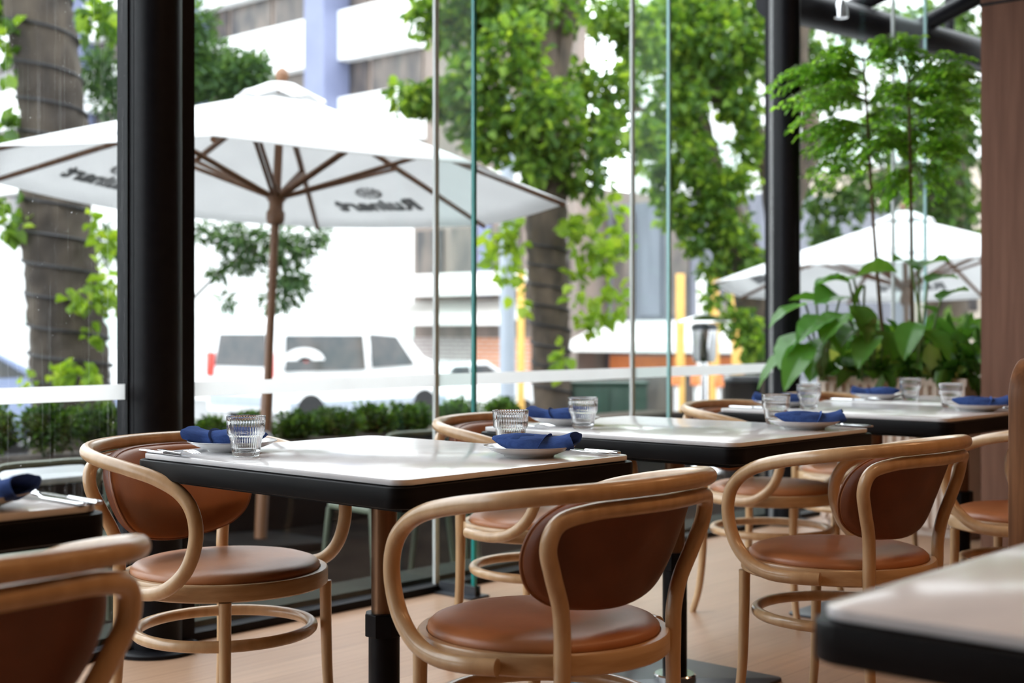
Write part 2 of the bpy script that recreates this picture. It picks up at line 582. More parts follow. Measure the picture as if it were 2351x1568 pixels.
def make_chair():
    t = thing('bentwood_armchair', 'x', 'chair', group='bentwood armchairs with cognac leather')
    MB().lathe([(0, .412), (.243, .412), (.248, .416), (.248, .448), (.245, .452), (.2305, .452), (.228, .448), (0, .446)], 72).build('seat_ring', WOODH, t)
    MB().lathe([(0, .4465), (.2255, .4465), (.2285, .453), (.2275, .461), (.220, .4685), (.202, .4745), (.16, .478), (.08, .480), (0, .4805)], 72).build('seat_cushion', LEATHER, t, sharp=70)
    MB().tube(smooth_path(mirror(armL), 6), ROD, 16).build('armrest', WOOD, t)
    hoop = [(-.170, -.190, .44), (-.171, -.191, .49), (-.183, -.196, .545), (-.214, -.205, .605), (-.236, -.214, .657), (-.224, -.229, .699),
            (-.172, -.258, .716), (-.09, -.282, .720), (0, -.290, .720)]
    MB().tube(smooth_path(mirror(hoop), 6), .0158, 14).build('back_hoop', WOOD, t)
    for s in (-1, 1):
        rl = smooth_path([(s * .170, -.190, .445), (s * .170, -.190, .36), (s * .172, -.193, .22), (s * .178, -.205, .09), (s * .186, -.228, 0)], 5)
        MB().tube(rl, [.0158 - .004 * i / (len(rl) - 1) for i in range(len(rl))], 14).build('leg', WOOD, t)
    for s in (-1, 1):
        fl = smooth_path([(s * .170, .172, .413), (s * .171, .173, .30), (s * .174, .177, .16), (s * .181, .187, .07), (s * .190, .202, 0)], 5)
        MB().tube(fl, [.0148 - .0035 * i / (len(fl) - 1) for i in range(len(fl))], 14).build('leg', WOOD, t)
    n = 64
    MB().tube([(.212 * math.cos(2 * PI * k / n), -.004 + .212 * math.sin(2 * PI * k / n), .305) for k in range(n)], .0142, 12, closed=True).build('stretcher', WOOD, t)
    # padded back: half outline (x, z), top centre round to bottom centre
    half = [(0, .743), (.10, .741), (.168, .729), (.212, .698), (.225, .652), (.215, .602), (.183, .558), (.12, .527), (0, .513)]
    full = half + [(-a, b) for a, b in half[-2:0:-1]]
    out = smooth_path([(a, b, 0) for a, b in full], 5, closed=True)
    c = Vector((0, .625, 0))
    m = len(out)

    def ring(s, fy):
        o = []
        for p in out:
            q = c + (p - c) * s
            o.append((q.x, pad_y(q.x, q.y) + fy, q.y))
        return o
    secs = [ring(s, -.001 + .002 * s) for s in (.0005, .2, .4, .6, .8, .93)] + [ring(.985, .003), ring(1.0, .010), ring(1.0, .026)]
    secsf = [ring(1.0, .026), ring(.988, .036), ring(.96, .0425), ring(.9, .0465), ring(.8, .049), ring(.6, .0515), ring(.4, .053), ring(.2, .0535), ring(.0005, .0537)]
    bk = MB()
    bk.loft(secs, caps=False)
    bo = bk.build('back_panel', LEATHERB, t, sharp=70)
    bo['label'] = 'plain leather outer back, coloured darker for its shade'
    pm = MB()
    pm.loft(secsf, caps=False)
    po = pm.build('backrest', LEATHER, t, sharp=70)
    MB().tube([Vector(p) for p in ring(.996, .033)], .0036, 6, closed=True).build('piping', PIPE, po)
    return t


chair0 = make_chair()
CH = [
    (2.015, 1.731, 0, 'bentwood armchair seen from behind, drawn up to the near side of the middle table'),
    (1.995, 2.741, 180 + 8, 'bentwood armchair facing us beside the thick black column, its leather backrest in plain view'),
    (3.176, 1.720, -3, 'bentwood armchair seen from behind at the second table, its seat beside the blurred table corner'),
    (3.160, 2.716, 180 + 4, 'bentwood armchair by the teal glass fin, on the window side of the second table'),
    (4.345, 2.620, 180 + 3, 'bentwood armchair on the window side of the far table pair, nearest the glass'),
    (4.270, 1.640, 0, 'bentwood armchair mostly hidden behind the wooden bench end'),
    (5.180, 2.720, 180, 'bentwood armchair in front of the fluted planter, the deepest one in the room'),
    (.752, 1.782, -2, 'out-of-focus bentwood armchair in the bottom left corner, seen from behind'),
]
for i, (x, y, a, lab) in enumerate(CH):
    if i == 0:
        chair0.location = (x, y, 0)
        chair0.rotation_euler = (0, 0, math.radians(a))
        chair0['label'] = lab
    else:
        dup(chair0, (x, y, 0), math.radians(a), lab)

# ------------------------------------------------------------------ tables
TW, TL = .728, .885


def make_table():
    t = thing('bistro_table', 'x', 'table', group='marble-topped pedestal tables')
    w, l = TW / 2, TL / 2
    MB().prism(rrect(-w, w, -l, l, .035, 8), .738, .750, .0022).build('marble_top', MARBLE, t)
    MB().prism(rrect(-w - .011, w + .011, -l - .011, l + .011, .042, 8), .694, .736, .004).box((-w + .05, -l + .05, .68), (w - .05, l - .05, .70)).prism(rrect(-w + .004, w - .004, -l + .004, l - .004, .034, 8), .735, .7385).build('edge_frame', BLACKW, t)
    MB().lathe([(.0295, .375), (.0295, .68)], 32).build('upper_pole', BRONZE, t)
    MB().prism([(.046 * math.cos(PI / 8 + k * PI / 4), .046 * math.sin(PI / 8 + k * PI / 4)) for k in range(8)], .332, .385, .003).build('collar', BLACKM, t, sharp=20)
    MB().lathe([(.036, .02), (.036, .335)], 32).build('lower_pole', BLACKM, t)
    MB().prism(rrect(-.23, .23, -.23, .23, .02, 4), 0, .010, .002).build('base_plate', PLATEM, t)
    MB().lathe([(.062, .010), (.062, .024), (.058, .028), (.03, .028)], 32).build('base_ring', STEEL, t)
    MB().box((-.11, -.11, .668), (.11, .11, .682)).build('top_bracket', BLACKM, t)
    return t


table0 = make_table()
TB = [
    (2.118, 2.304, 'marble table in the middle with a blue napkin at each side'),
    (3.275, 2.304, 'second marble table along the window, between the middle table and the far pair'),
    (4.560, 2.320, 'nearer table of the far pair pushed together, its corner by the bench end'),
    (5.312, 2.320, 'farther table of the far pair pushed together, in front of the planter'),
    (.830, 2.417, 'dark-edged table cut by the left border with a blurred blue napkin'),
    (1.225 + .011 + TW / 2, .707 - .011 - TL / 2, 'blurred empty table in the bottom right corner reflecting brown wood'),
]
for i, (x, y, lab) in enumerate(TB):
    if i == 0:
        table0.location = (x, y, 0)
        table0['label'] = lab
    else:
        dup(table0, (x, y, 0), 0, lab)

# ------------------------------------------------------------------ table settings
ZT = .7502


def make_tumbler():
    NS = 42
    seg = NS * 5
    prof_o = [(.0265, 0), (.0285, .001), (.0300, .004), (.0322, .014), (.0345, .026), (.0368, .040), (.0378, .046), (.0405, .0485), (.0424, .0525), (.0428, .058), (.0432, .070), (.0436, .082), (.0440, .0895), (.0438, .0912)]
    prof_i = [(.0426, .0918), (.0416, .0905), (.0412, .080), (.0406, .066), (.0400, .054), (.0385, .050), (.0352, .0455), (.0338, .036), (.0318, .024), (.0298, .014), (.022, .0105), (0, .010)]
    amp = [0, 0, .3, 1, 1, 1, 1, .6, .6, .9, .9, .9, .25, 0] + [0] * len(prof_i)

    def mod(i, k):
        return 1 - .045 * amp[i] * (.5 + .5 * math.cos(2 * PI * k / 5)) ** .8
    return tag(MB().lathe(prof_o + prof_i, seg, mod=mod).build('tumbler', TUMB, sharp=80), 'x', 'glass', 'ribbed glass tumblers')


def make_plate():
    t = thing('side_plate', 'x', 'plate', group='white side plates under the napkins')
    pr = [(0, .0035), (.050, .0035), (.053, 0), (.057, 0), (.059, .004), (.074, .0085), (.090, .0150), (.1015, .0212), (.1045, .0228)]
    pi = [(.1045, .0236), (.1000, .0232), (.086, .0170), (.068, .0105), (.055, .0082), (0, .008)]
    MB().lathe(pr + pi, 64).build('dish', PORC, t, sharp=60)
    MB().tube([(.1036 * math.cos(2 * PI * k / 64), .1036 * math.sin(2 * PI * k / 64), .0233) for k in range(64)], .0014, 6, closed=True).build('rim_line', RIMM, t)
    return t


def make_napkin():
    mb = MB()
    M = 36
    st = [  # x, centre z, half width, half height
        (-.096, .036, .003, .0015), (-.088, .034, .012, .005), (-.072, .030, .026, .010), (-.050, .0270, .038, .0155), (-.022, .0265, .045, .0190),
        (.006, .0265, .047, .0205), (.026, .0262, .044, .0195), (.038, .0258, .041, .0182), (.048, .0258, .040, .0178), (.062, .0264, .042, .0190),
        (.080, .0305, .044, .0185), (.094, .0350, .046, .0185), (.0985, .0360, .0455, .0180)]
    st_in = [(.097, .0360, .0425, .0152), (.085, .0315, .037, .013), (.06, .026, .028, .009), (.045, .0255, .010, .003)]
    secs = []
    for (x, cz, w, h) in st + st_in:
        sec = []
        inner = (x, cz, w, h) in st_in
        for k in range(M):
            a = 2 * PI * k / M
            ca, sa = math.cos(a), math.sin(a)
            y = w * math.copysign(abs(ca) ** .85, ca)
            z = cz + h * math.copysign(abs(sa) ** .9, sa)
            wr_ = 0 if inner else 1
            z += wr_ * h * .05 * math.sin(5 * a + x * 60) + wr_ * h * .03 * math.sin(9 * a - x * 110)
            y += wr_ * w * .03 * math.sin(4 * a + x * 95)
            xx = x + (.006 * math.sin(2 * a + .6)) * (1 if x > .08 else 0)
            sec.append((xx, y, max(z, .0085)))
        secs.append(sec)
    mb.loft(secs)
    # turned-over flap along the top with a hem, and the wrap band
    fl = []
    for i in range(13):
        u = i / 12
        x = -.094 + .132 * u
        zt = .0375 + .0115 * math.sin(PI * min(u * .8 + .08, 1))
        y0 = -.010 - .024 * math.sin(PI * u)
        y1 = .012 + .012 * math.sin(PI * u)
        zd = .007 * math.sin(PI * u)
        fl.append([(x, y0, zt - zd - .004), (x, y0 * .55, zt - .001), (x, (y0 + y1) / 2, zt + .0012), (x, y1 * .6, zt - .001), (x, y1, zt - zd),
                   (x, y1, zt - zd - .003), (x, (y0 + y1) / 2, zt - .002), (x, y0, zt - zd - .0065)])
    mb.loft(fl)
    wrp = []
    for k in range(40):
        a = 2 * PI * k / 40
        wrp.append((.026 + .010 * math.sin(a), .0445 * math.cos(a), max(.0262 + .0180 * math.sin(a), .0105)))
    mb.tube(wrp, .0011, 8, closed=True, sx=6)
    return tag(mb.build('napkin', NAPK, sharp=75), 'x', 'napkin', 'folded blue napkins')


def make_knife():
    t = thing('table_knife', 'x', 'knife', group='steel table knives')
    MB().loft([[(w * math.cos(2 * PI * k / 12), y, .0042 + h * math.sin(2 * PI * k / 12)) for k in range(12)] for y, w, h in
               ((-.11, .003, .0015), (-.108, .007, .0032), (-.09, .0078, .004), (-.05, .0065, .0038), (-.015, .005, .0035), (-.008, .006, .004), (-.004, .004, .003))]).build('handle', STEEL, t)
    MB().loft([[(-.0065 * s, y, .0042), (0, y, .0042 + .0009 * s), (.0085 * s, y, .0042), (0, y, .0042 - .0009 * s)] for y, s in
               ((-.006, .45), (.005, .9), (.05, 1), (.085, 1), (.10, .7), (.108, .15))]).build('blade', STEEL, t)
    return t


def make_fork():
    t = thing('table_fork', 'x', 'fork', group='steel table forks')
    def zc(y):
        return .0035 + (.009 * math.sin(max(0, (y - .02)) / .085 * PI * .9) if y > .02 else 0)
    MB().loft([[(w * math.cos(2 * PI * k / 12), y, zc(y) + h * math.sin(2 * PI * k / 12)) for k in range(12)] for y, w, h in
               ((-.10, .004, .0012), (-.096, .0085, .0018), (-.07, .0075, .002), (-.03, .004, .002), (.02, .0032, .002), (.034, .006, .0018), (.044, .0115, .0015), (.056, .0125, .0014), (.060, .0122, .0013))]).build('handle', STEEL, t)
    for x in (-.0098, -.0033, .0033, .0098):
        MB().tube([(x, .056, zc(.056)), (x, .075, zc(.075)), (x, .092, zc(.092)), (x * .95, .104, zc(.104) + .002)], [.0017, .0017, .0015, .0006], 6).build('tine', STEEL, t)
    return t


tum0, plate0, nap0, knife0, fork0 = make_tumbler(), make_plate(), make_napkin(), make_knife(), make_fork()
# setting: plate x, y, glass x, y (or None), side (+1 sits at the near side, -1 at the window side), words
SET = [
    (2.297, 2.016, 2.427, 2.190, 1, 'on the near side of the middle table'),
    (1.934, 2.633, 1.862, 2.484, -1, 'on the window side of the middle table'),
    (3.490, 1.996, 3.600, 2.158, 1, 'on the near side of the second table'),
    (3.139, 2.610, 3.050, 2.469, -1, 'on the window side of the second table'),
    (4.690, 1.990, 4.805, 2.140, 1, 'beside the bench end on the far tables'),
    (4.440, 2.630, 4.365, 2.480, -1, 'at the window side of the far tables'),
    (5.215, 2.635, 5.215, 2.495, -1, 'in front of the planter on the far tables'),
    (1.010, 2.085, None, None, 1, 'on the table at the left border'),
]
first = True
for i, (x, y, gx, gy, s, w) in enumerate(SET):
    rz = 0 if s > 0 else PI
    jit = math.radians((i * 37 % 11) - 5)
    cx_, cy_ = x + s * .150, y - s * .020
    words = [(plate0, (x, y, ZT), rz, 'white plate carrying a napkin ' + w), (nap0, (x + s * .004, y - s * .008, ZT + .002), rz + jit - 1.02, 'folded blue napkin on a plate ' + w),
             (knife0, (cx_ + s * .022, cy_, ZT), rz - s * .05 + (0 if s > 0 else -.12), 'steel knife beside the plate ' + w), (fork0, (cx_ - s * .008, cy_ + s * .005, ZT), rz + (.04 if s > 0 else -.18), 'steel fork beside the plate ' + w)]
    if gx:
        words.append((tum0, (gx, gy, ZT), i * .37, 'ribbed glass tumbler ' + w))
    for src, loc, r, lab in words:
        if first:
            src.location = loc
            src.rotation_euler = (0, 0, r)
            src['label'] = lab
        else:
            dup(src, loc, r, lab)
    first = False

# ------------------------------------------------------------------ banquette end on the right
t = thing('banquette_bench', 'tall walnut bench end with a rounded top at the right border', 'bench', (2.57, 1.03, 0))
prof = [(0, 0), (0, .88)] + [(.075 - .075 * math.cos(a), .905 + .075 * math.sin(a)) for a in [k * PI / 16 for k in range(0, 9)]] + [(.66, .98), (.66, 0)]
Mx = Matrix.Rotation(PI / 2, 4, 'X')
MB().prism(prof, 0, .05, .004, M=Mx).build('end_panel', BENCHW, t)
MB().rbox((.02, -1.9, 0), (.64, -.052, .44), .01).build('seat_base', BENCHW, t)
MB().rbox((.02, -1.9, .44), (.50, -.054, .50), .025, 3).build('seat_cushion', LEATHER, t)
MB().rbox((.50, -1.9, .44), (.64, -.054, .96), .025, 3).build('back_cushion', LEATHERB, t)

# ------------------------------------------------------------------ planter with plants
t = thing('fluted_planter', 'pale fluted timber planter trough in front of the far window, full of leafy plants', 'planter', (6.45, 2.79, 0))
fl = MB()
PX, PY, PZ = .42, .81, .80
o = []
n = 17
for k in range(n + 1):
    y = PY * k / n
    o += [(-.016, y + .004), (-.016, y + .027), (.006, y + .032), (.006, y + .0445)]
o = [p for p in o if p[1] <= PY]
MB().prism([(.05, 0)] + o + [(.05, PY)], .05, PZ - .04).build('fluted_front', FLUTE, t, smooth=False)
MB().box((.03, 0, .03), (PX, PY, PZ - .06)).box((.05, .02, 0), (PX - .02, PY - .02, .03)).build('body', FLUTE, t)
MB().rbox((-.016, -.006, PZ - .04), (.02, PY + .006, PZ), .003).rbox((PX - .02, -.006, PZ - .04), (PX + .006, PY + .006, PZ), .003).rbox((.02, -.006, PZ - .04), (PX - .02, .03, PZ), .003).rbox((.02, PY - .03, PZ - .04), (PX - .02, PY + .006, PZ), .003).build('rim', FLUTE, t)
MB().box((.02, .03, PZ - .06), (PX - .02, PY - .03, PZ - .025)).build('soil', SOIL, t)

rng = np.random.default_rng(5)


def leaf_mesh(P, D, N, size, aspect, name, matl, parent, fold=.25):
    """one mesh of many leaves. P base points, D directions, N normals (n,3), size (n,)"""
    D = D / np.linalg.norm(D, axis=1, keepdims=True)
    S = np.cross(D, N)
    S /= np.linalg.norm(S, axis=1, keepdims=True) + 1e-9
    N = np.cross(S, D)
    L = size[:, None]
    W = L * aspect
    v = [P, P + D * L * .30 + S * W * .5 + N * W * fold, P + D * L * .68 + S * W * .36 + N * W * fold, P + D * L - N * L * .12,
         P + D * L * .68 - S * W * .36 + N * W * fold, P + D * L * .30 - S * W * .5 + N * W * fold]
    V = np.stack(v, 1).reshape(-1, 3)
    n_ = len(P)
    b = np.arange(n_)[:, None] * 6
    Fc = np.concatenate([b + np.array([[0, 1, 2, 3]]), b + np.array([[0, 3, 4, 5]])], 1).reshape(-1, 4)
    me = bpy.data.meshes.new(name)
    me.vertices.add(len(V))
    me.vertices.foreach_set('co', V.astype(np.float32).ravel())
    me.loops.add(len(Fc) * 4)
    me.loops.foreach_set('vertex_index', Fc.astype(np.int32).ravel())
    me.polygons.add(len(Fc))
    me.polygons.foreach_set('loop_start', (np.arange(len(Fc)) * 4).astype(np.int32))
    me.update(calc_edges=True)
    me.polygons.foreach_set('use_smooth', [True] * len(Fc))
    me.materials.append(matl)
    o = bpy.data.objects.new(name, me)
    COL.objects.link(o)
    if parent:
        o.parent = parent
    return o


def cloud(blobs, n, size, aspect, name, matl, parent, droop=.3, shell=.5, origin=(0, 0, 0), var=.35):
    """leaves in ellipsoid blobs: (centre, radii)"""
    vol = np.array([r[0] * r[1] * r[2] for _, r in blobs]) ** (2 / 3)
    ks = rng.choice(len(blobs), n, p=vol / vol.sum())
    C_ = np.array([tuple(c) for c, _ in blobs])[ks] - np.array(tuple(origin))
    R_ = np.array([tuple(r) for _, r in blobs])[ks]
    d = rng.normal(size=(n, 3))
    d /= np.linalg.norm(d, axis=1, keepdims=True)
    rad = rng.random(n)[:, None] ** (shell)
    P = C_ + d * R_ * rad
    D = d * .6 + rng.normal(size=(n, 3)) * .7 + np.array([0, 0, -droop])
    N = rng.normal(size=(n, 3)) * .6 + np.array([0, 0, 1.0])
    return leaf_mesh(P, D, N, size * (1 + var * rng.normal(size=n).clip(-2, 2)), aspect, name, matl, parent)


def cam_blob(px, py, d, wpx, hpx, depth=None):
    """an ellipsoid seen wpx by hpx pixels (radii) at depth d"""
    r = wpx * d / F
    return (at(px, py, d), (r, r if depth is None else depth, hpx * d / F))


# two saplings with layered fine foliage
def sapling(label, base, pts, tiers, seed):
    t = thing('leafy_sapling', label, 'plant', base, group='tall saplings in the planter')
    b = Vector(base)
    path = smooth_path([Vector(p) - b for p in pts], 6)
    MB().tube(path, [.0125 - .007 * i / (len(path) - 1) for i in range(len(path))], 8).build('stem', STEMB, t)
    rr = random.Random(seed)
    P, D, N, S = [], [], [], []
    tw = MB()
    for (p, q, n_, spread) in tiers:
        p = Vector(p) - b
        q = Vector(q) - b
        for k in range(max(2, round(n_ * .75))):
            a = rr.uniform(-1, 1) * spread
            v = q - p
            v = Matrix.Rotation(a, 3, 'Z') @ v
            v = v * rr.uniform(.75, 1.1)
            v.z += rr.uniform(-.06, .08)
            mid = p + v * .5 + Vector((0, 0, .16 * v.length))
            end = p + v
            fr = smooth_path([p, mid, end], 7)
            tw.tube(fr, [.0035 - .0025 * i / (len(fr) - 1) for i in range(len(fr))], 4)
            # leaflets along the frond, on side twigs
            for j in range(3, len(fr)):
                dr = (fr[j] - fr[j - 1]).normalized()
                for s in (-1, 1):
                    if rr.random() < .12:
                        continue
                    sd = dr.cross(Vector((0, 0, 1))).normalized() * s
                    ln = .085 * (1.15 - abs(j / len(fr) - .6)) * rr.uniform(.6, 1.15)
                    tip = fr[j] + sd * ln + dr * .04 - Vector((0, 0, .012 + rr.uniform(0, .03)))
                    tw.tube([fr[j], tip], [.0014, .0008], 3)
                    for m in range(2):
                        f = (m + 1) / 2
                        pt = fr[j].lerp(tip, f)
                        for s2 in ((-1, 1) if m < 1 else (-1, 0, 1)):
                            if rr.random() < .22:
                                continue
                            P.append(pt)
                            D.append(sd * (.55 if s2 else 1) + dr * s2 * .9 + Vector((rr.uniform(-.25, .25), rr.uniform(-.25, .25), -.28 + rr.uniform(-.35, .2))))
                            N.append((rr.uniform(-.9, .9), rr.uniform(-.9, .9), 1))
                            S.append(rr.uniform(.028, .052))
    tw.build('twigs', STEMG, t)
    leaf_mesh(np.array([tuple(p) for p in P]), np.array([tuple(p) for p in D]), np.array(N), np.array(S), .48, 'foliage', LEAF_IN, t)
    return t


def tiers_from(pxs, d):
    out = []
    for (sx, sy, ex, ey, n_, dd) in pxs:
        out.append((at(sx, sy, d), at(ex, ey, d + dd), n_, .28))
    return out


sapling('tall thin sapling with layered fine leaves, its stem the left one of the pair', (at(2038, 850, 7.15).x, at(2038, 850, 7.15).y, .77),
        [at(2038, 866, 7.15), at(2020, 700, 7.15), at(2003, 480, 7.15), at(1990, 250, 7.15), at(1982, 130, 7.15)],
        tiers_from([(1984, 140, 1900, 130, 4, 0), (1984, 140, 2080, 110, 4, .05), (1985, 170, 1800, 165, 5, -.1), (1986, 190, 1830, 190, 4, .2), (1988, 230, 1860, 255, 4, .25),
                    (1990, 235, 1790, 260, 5, -.15), (1990, 240, 2090, 215, 4, -.2), (1992, 270, 2060, 280, 4, .2), (1994, 290, 1850, 315, 5, 0), (1996, 310, 1920, 370, 4, .2),
                    (2000, 380, 1860, 410, 3, .1), (1994, 300, 2090, 330, 4, -.1)], 7.15), 3)
sapling('tall thin sapling with layered fine leaves, its stem the right one of the pair', (at(2098, 850, 6.98).x, at(2098, 850, 6.98).y, .77),
        [at(2098, 866, 6.98), at(2094, 700, 6.98), at(2092, 500, 6.98), at(2088, 290, 6.98), at(2086, 180, 6.98)],
        tiers_from([(2086, 190, 2190, 140, 5, .1), (2086, 190, 2040, 110, 4, .2), (2087, 220, 2215, 180, 5, -.1), (2087, 230, 2200, 230, 4, .3), (2088, 270, 2230, 270, 4, 0),
                    (2089, 300, 2170, 320, 5, .2), (2090, 330, 1990, 350, 4, .1), (2090, 350, 2200, 350, 4, -.1), (2091, 380, 2140, 420, 4, .2), (2091, 390, 2030, 440, 4, 0)], 6.98), 8)


def broad_leaf(mb, base, tip, width, curl=.35, seed=0, lobe=.0):
    b, e = Vector(base), Vector(tip)
    ax = e - b
    L = ax.length
    ax.normalize()
    side = ax.cross(Vector((0, 0, 1)))
    if side.length < .1:
        side = Vector((RX, RY, 0))
    side.normalize()
    up = side.cross(ax).normalized()
    rr = random.Random(seed)
    side = (side + up * rr.uniform(-.45, .45)).normalized()
    up = side.cross(ax).normalized()
    NU, NV = 12, 6
    rows = []
    for i in range(NU + 1):
        u = i / NU
        w = width * 1.45 * (math.sin(PI * min(1, u ** .60)) ** .85) * .5 + .0008
        if u < .12:
            w = max(w, width * .28 * (u / .12))
        row = []
        for j in range(-NV, NV + 1):
            s = j / NV
            ripple = .035 * width * math.sin(u * 20 + s * 2 + seed) * abs(s)
            row.append(b + ax * (u * L - (lobe * L * abs(s) * (1 - u) ** 3)) + side * s * w + up * (abs(s) ** 1.3 * w * .32 + curl * L * (.25 - (u - .5) ** 2) * .9 - .0 + ripple))
        rows.append(row)
    m = 2 * NV + 1
    mb.add([p for r_ in rows for p in r_], [(i * m + j, i * m + j + 1, (i + 1) * m + j + 1, (i + 1) * m + j) for i in range(NU) for j in range(m - 1)])


def big_plant(label, base, leaves, seed, matl=None):
    t = thing('broad_leaf_plant', label, 'plant', base, group='broad-leaved plants in the planter')
    b = Vector(base)
    for k, (bs, tp, w) in enumerate(leaves):
        st = MB()
        p0 = Vector((random.Random(seed + k).uniform(-.04, .04), random.Random(seed * 3 + k).uniform(-.05, .05), 0))
        q = Vector(bs) - b
        mid = p0.lerp(q, .55) + Vector((0, 0, .04))
        st.tube(smooth_path([p0, mid, q], 5), .006, 6)
        so = st.build('stalk', STEMG, t)
        lm = MB()
        broad_leaf(lm, q, Vector(tp) - b, w, seed=seed + k)
        lm.build('leaf', matl or LEAF_BIG, t, sharp=80)
    return t


def LF(sx, sy, ex, ey, d, dd, w):
    return (at(sx, sy, d), at(ex, ey, d + dd), w)


pb = lambda px, d: (at(px, 800, d).x, at(px, 800, d).y, .775)
big_plant('broad-leaved plant at the left planter end, hanging in front of the slim column', pb(1890, 7.12),
          [LF(1850, 700, 1765, 755, 7.0, -.1, .10), LF(1870, 660, 1960, 640, 7.0, .0, .12), LF(1850, 760, 1790, 850, 6.9, -.1, .15), LF(1900, 770, 1860, 880, 6.9, -.1, .14),
           LF(1930, 680, 1870, 700, 6.95, -.1, .14), LF(1880, 740, 1935, 820, 6.9, -.1, .13), LF(1830, 800, 1740, 895, 6.95, -.05, .10), LF(1900, 700, 1810, 690, 7.05, .1, .10), LF(1905, 730, 1830, 790, 6.85, -.12, .13), LF(1860, 790, 1800, 900, 6.8, -.1, .11)], 11)
big_plant('broad-leaved plant with pale arching leaves in the middle of the planter', pb(2000, 7.0),
          [LF(1960, 640, 2060, 625, 6.95, .1, .15), LF(1950, 650, 1890, 645, 6.9, 0, .11), LF(1990, 740, 1930, 800, 6.85, -.1, .15), LF(2030, 760, 2050, 830, 6.85, -.1, .13), LF(1960, 700, 1990, 790, 6.8, -.1, .12),
           LF(1985, 655, 1965, 730, 6.95, 0, .09), LF(1940, 720, 1890, 790, 6.8, -.1, .14), LF(2010, 770, 1970, 850, 6.75, -.1, .11)], 23, LEAF_POT)
big_plant('broad-leaved plant leaning towards the brown wall at the right end of the planter', pb(2120, 6.85),
          [LF(2110, 620, 2180, 600, 6.8, .1, .12), LF(2160, 690, 2225, 668, 6.75, .1, .10), LF(2090, 610, 2050, 600, 6.8, .2, .09), LF(2150, 720, 2110, 705, 6.8, .0, .07), LF(2120, 760, 2180, 830, 6.7, -.1, .13),
           LF(2100, 740, 2075, 830, 6.75, -.1, .10), LF(2180, 780, 2240, 810, 6.7, .0, .12), LF(2130, 650, 2200, 640, 6.9, .1, .09)], 37)
t = thing('trailing_pothos', 'low variegated trailing plant spilling over the planter rim', 'plant', (6.62, 3.2, .775))
bl = [(Vector((6.47 + .05 * (k % 3), 2.84 + .74 * k / 17, .845 + .03 * ((k * 7) % 3))), (.10, .07, .05)) for k in range(18)]
cloud(bl, 210, .10, .7, 'foliage', LEAF_POT, t, droop=.5, origin=t.location)
t = thing('bushy_fern', 'dark bushy undergrowth at the back of the planter', 'plant', (6.75, 3.2, .775))
bl = [(Vector((6.68, 2.85 + .72 * k / 9, .86 + .05 * (k % 2))), (.12, .1, .13)) for k in range(10)]
cloud(bl, 300, .13, .42, 'foliage', LEAF_BIG, t, droop=-.2, origin=t.location)

# ================================================================== OUTSIDE
ZG, ZS = -.25, -.60
struct('terrace_paving', MB().box((-8, YW + .1, ZG - .1), (10.4, 8.3, ZG)), PAVE)
ZST = lambda x: ZS - (.045 * (x - 13) if x > 13 else 0)
mb = MB()
xs = [-30, 13, 60]
mb.add([(-60, 3.9, ZS - .02), (13, 3.9, ZS - .02), (13, 90, ZS - .02), (-60, 90, ZS - .02), (90, 3.9, ZST(90)), (90, 90, ZST(90)), (9.7, -40, ZS - .02), (13, -40, ZS - .02), (90, -40, ZST(90)), (9.7, 3.9, ZS - .02)],
       [(0, 1, 2, 3), (1, 4, 5, 2), (6, 7, 1, 9), (7, 8, 4, 1)])
o = struct('street', mb, STREET, smooth=False)

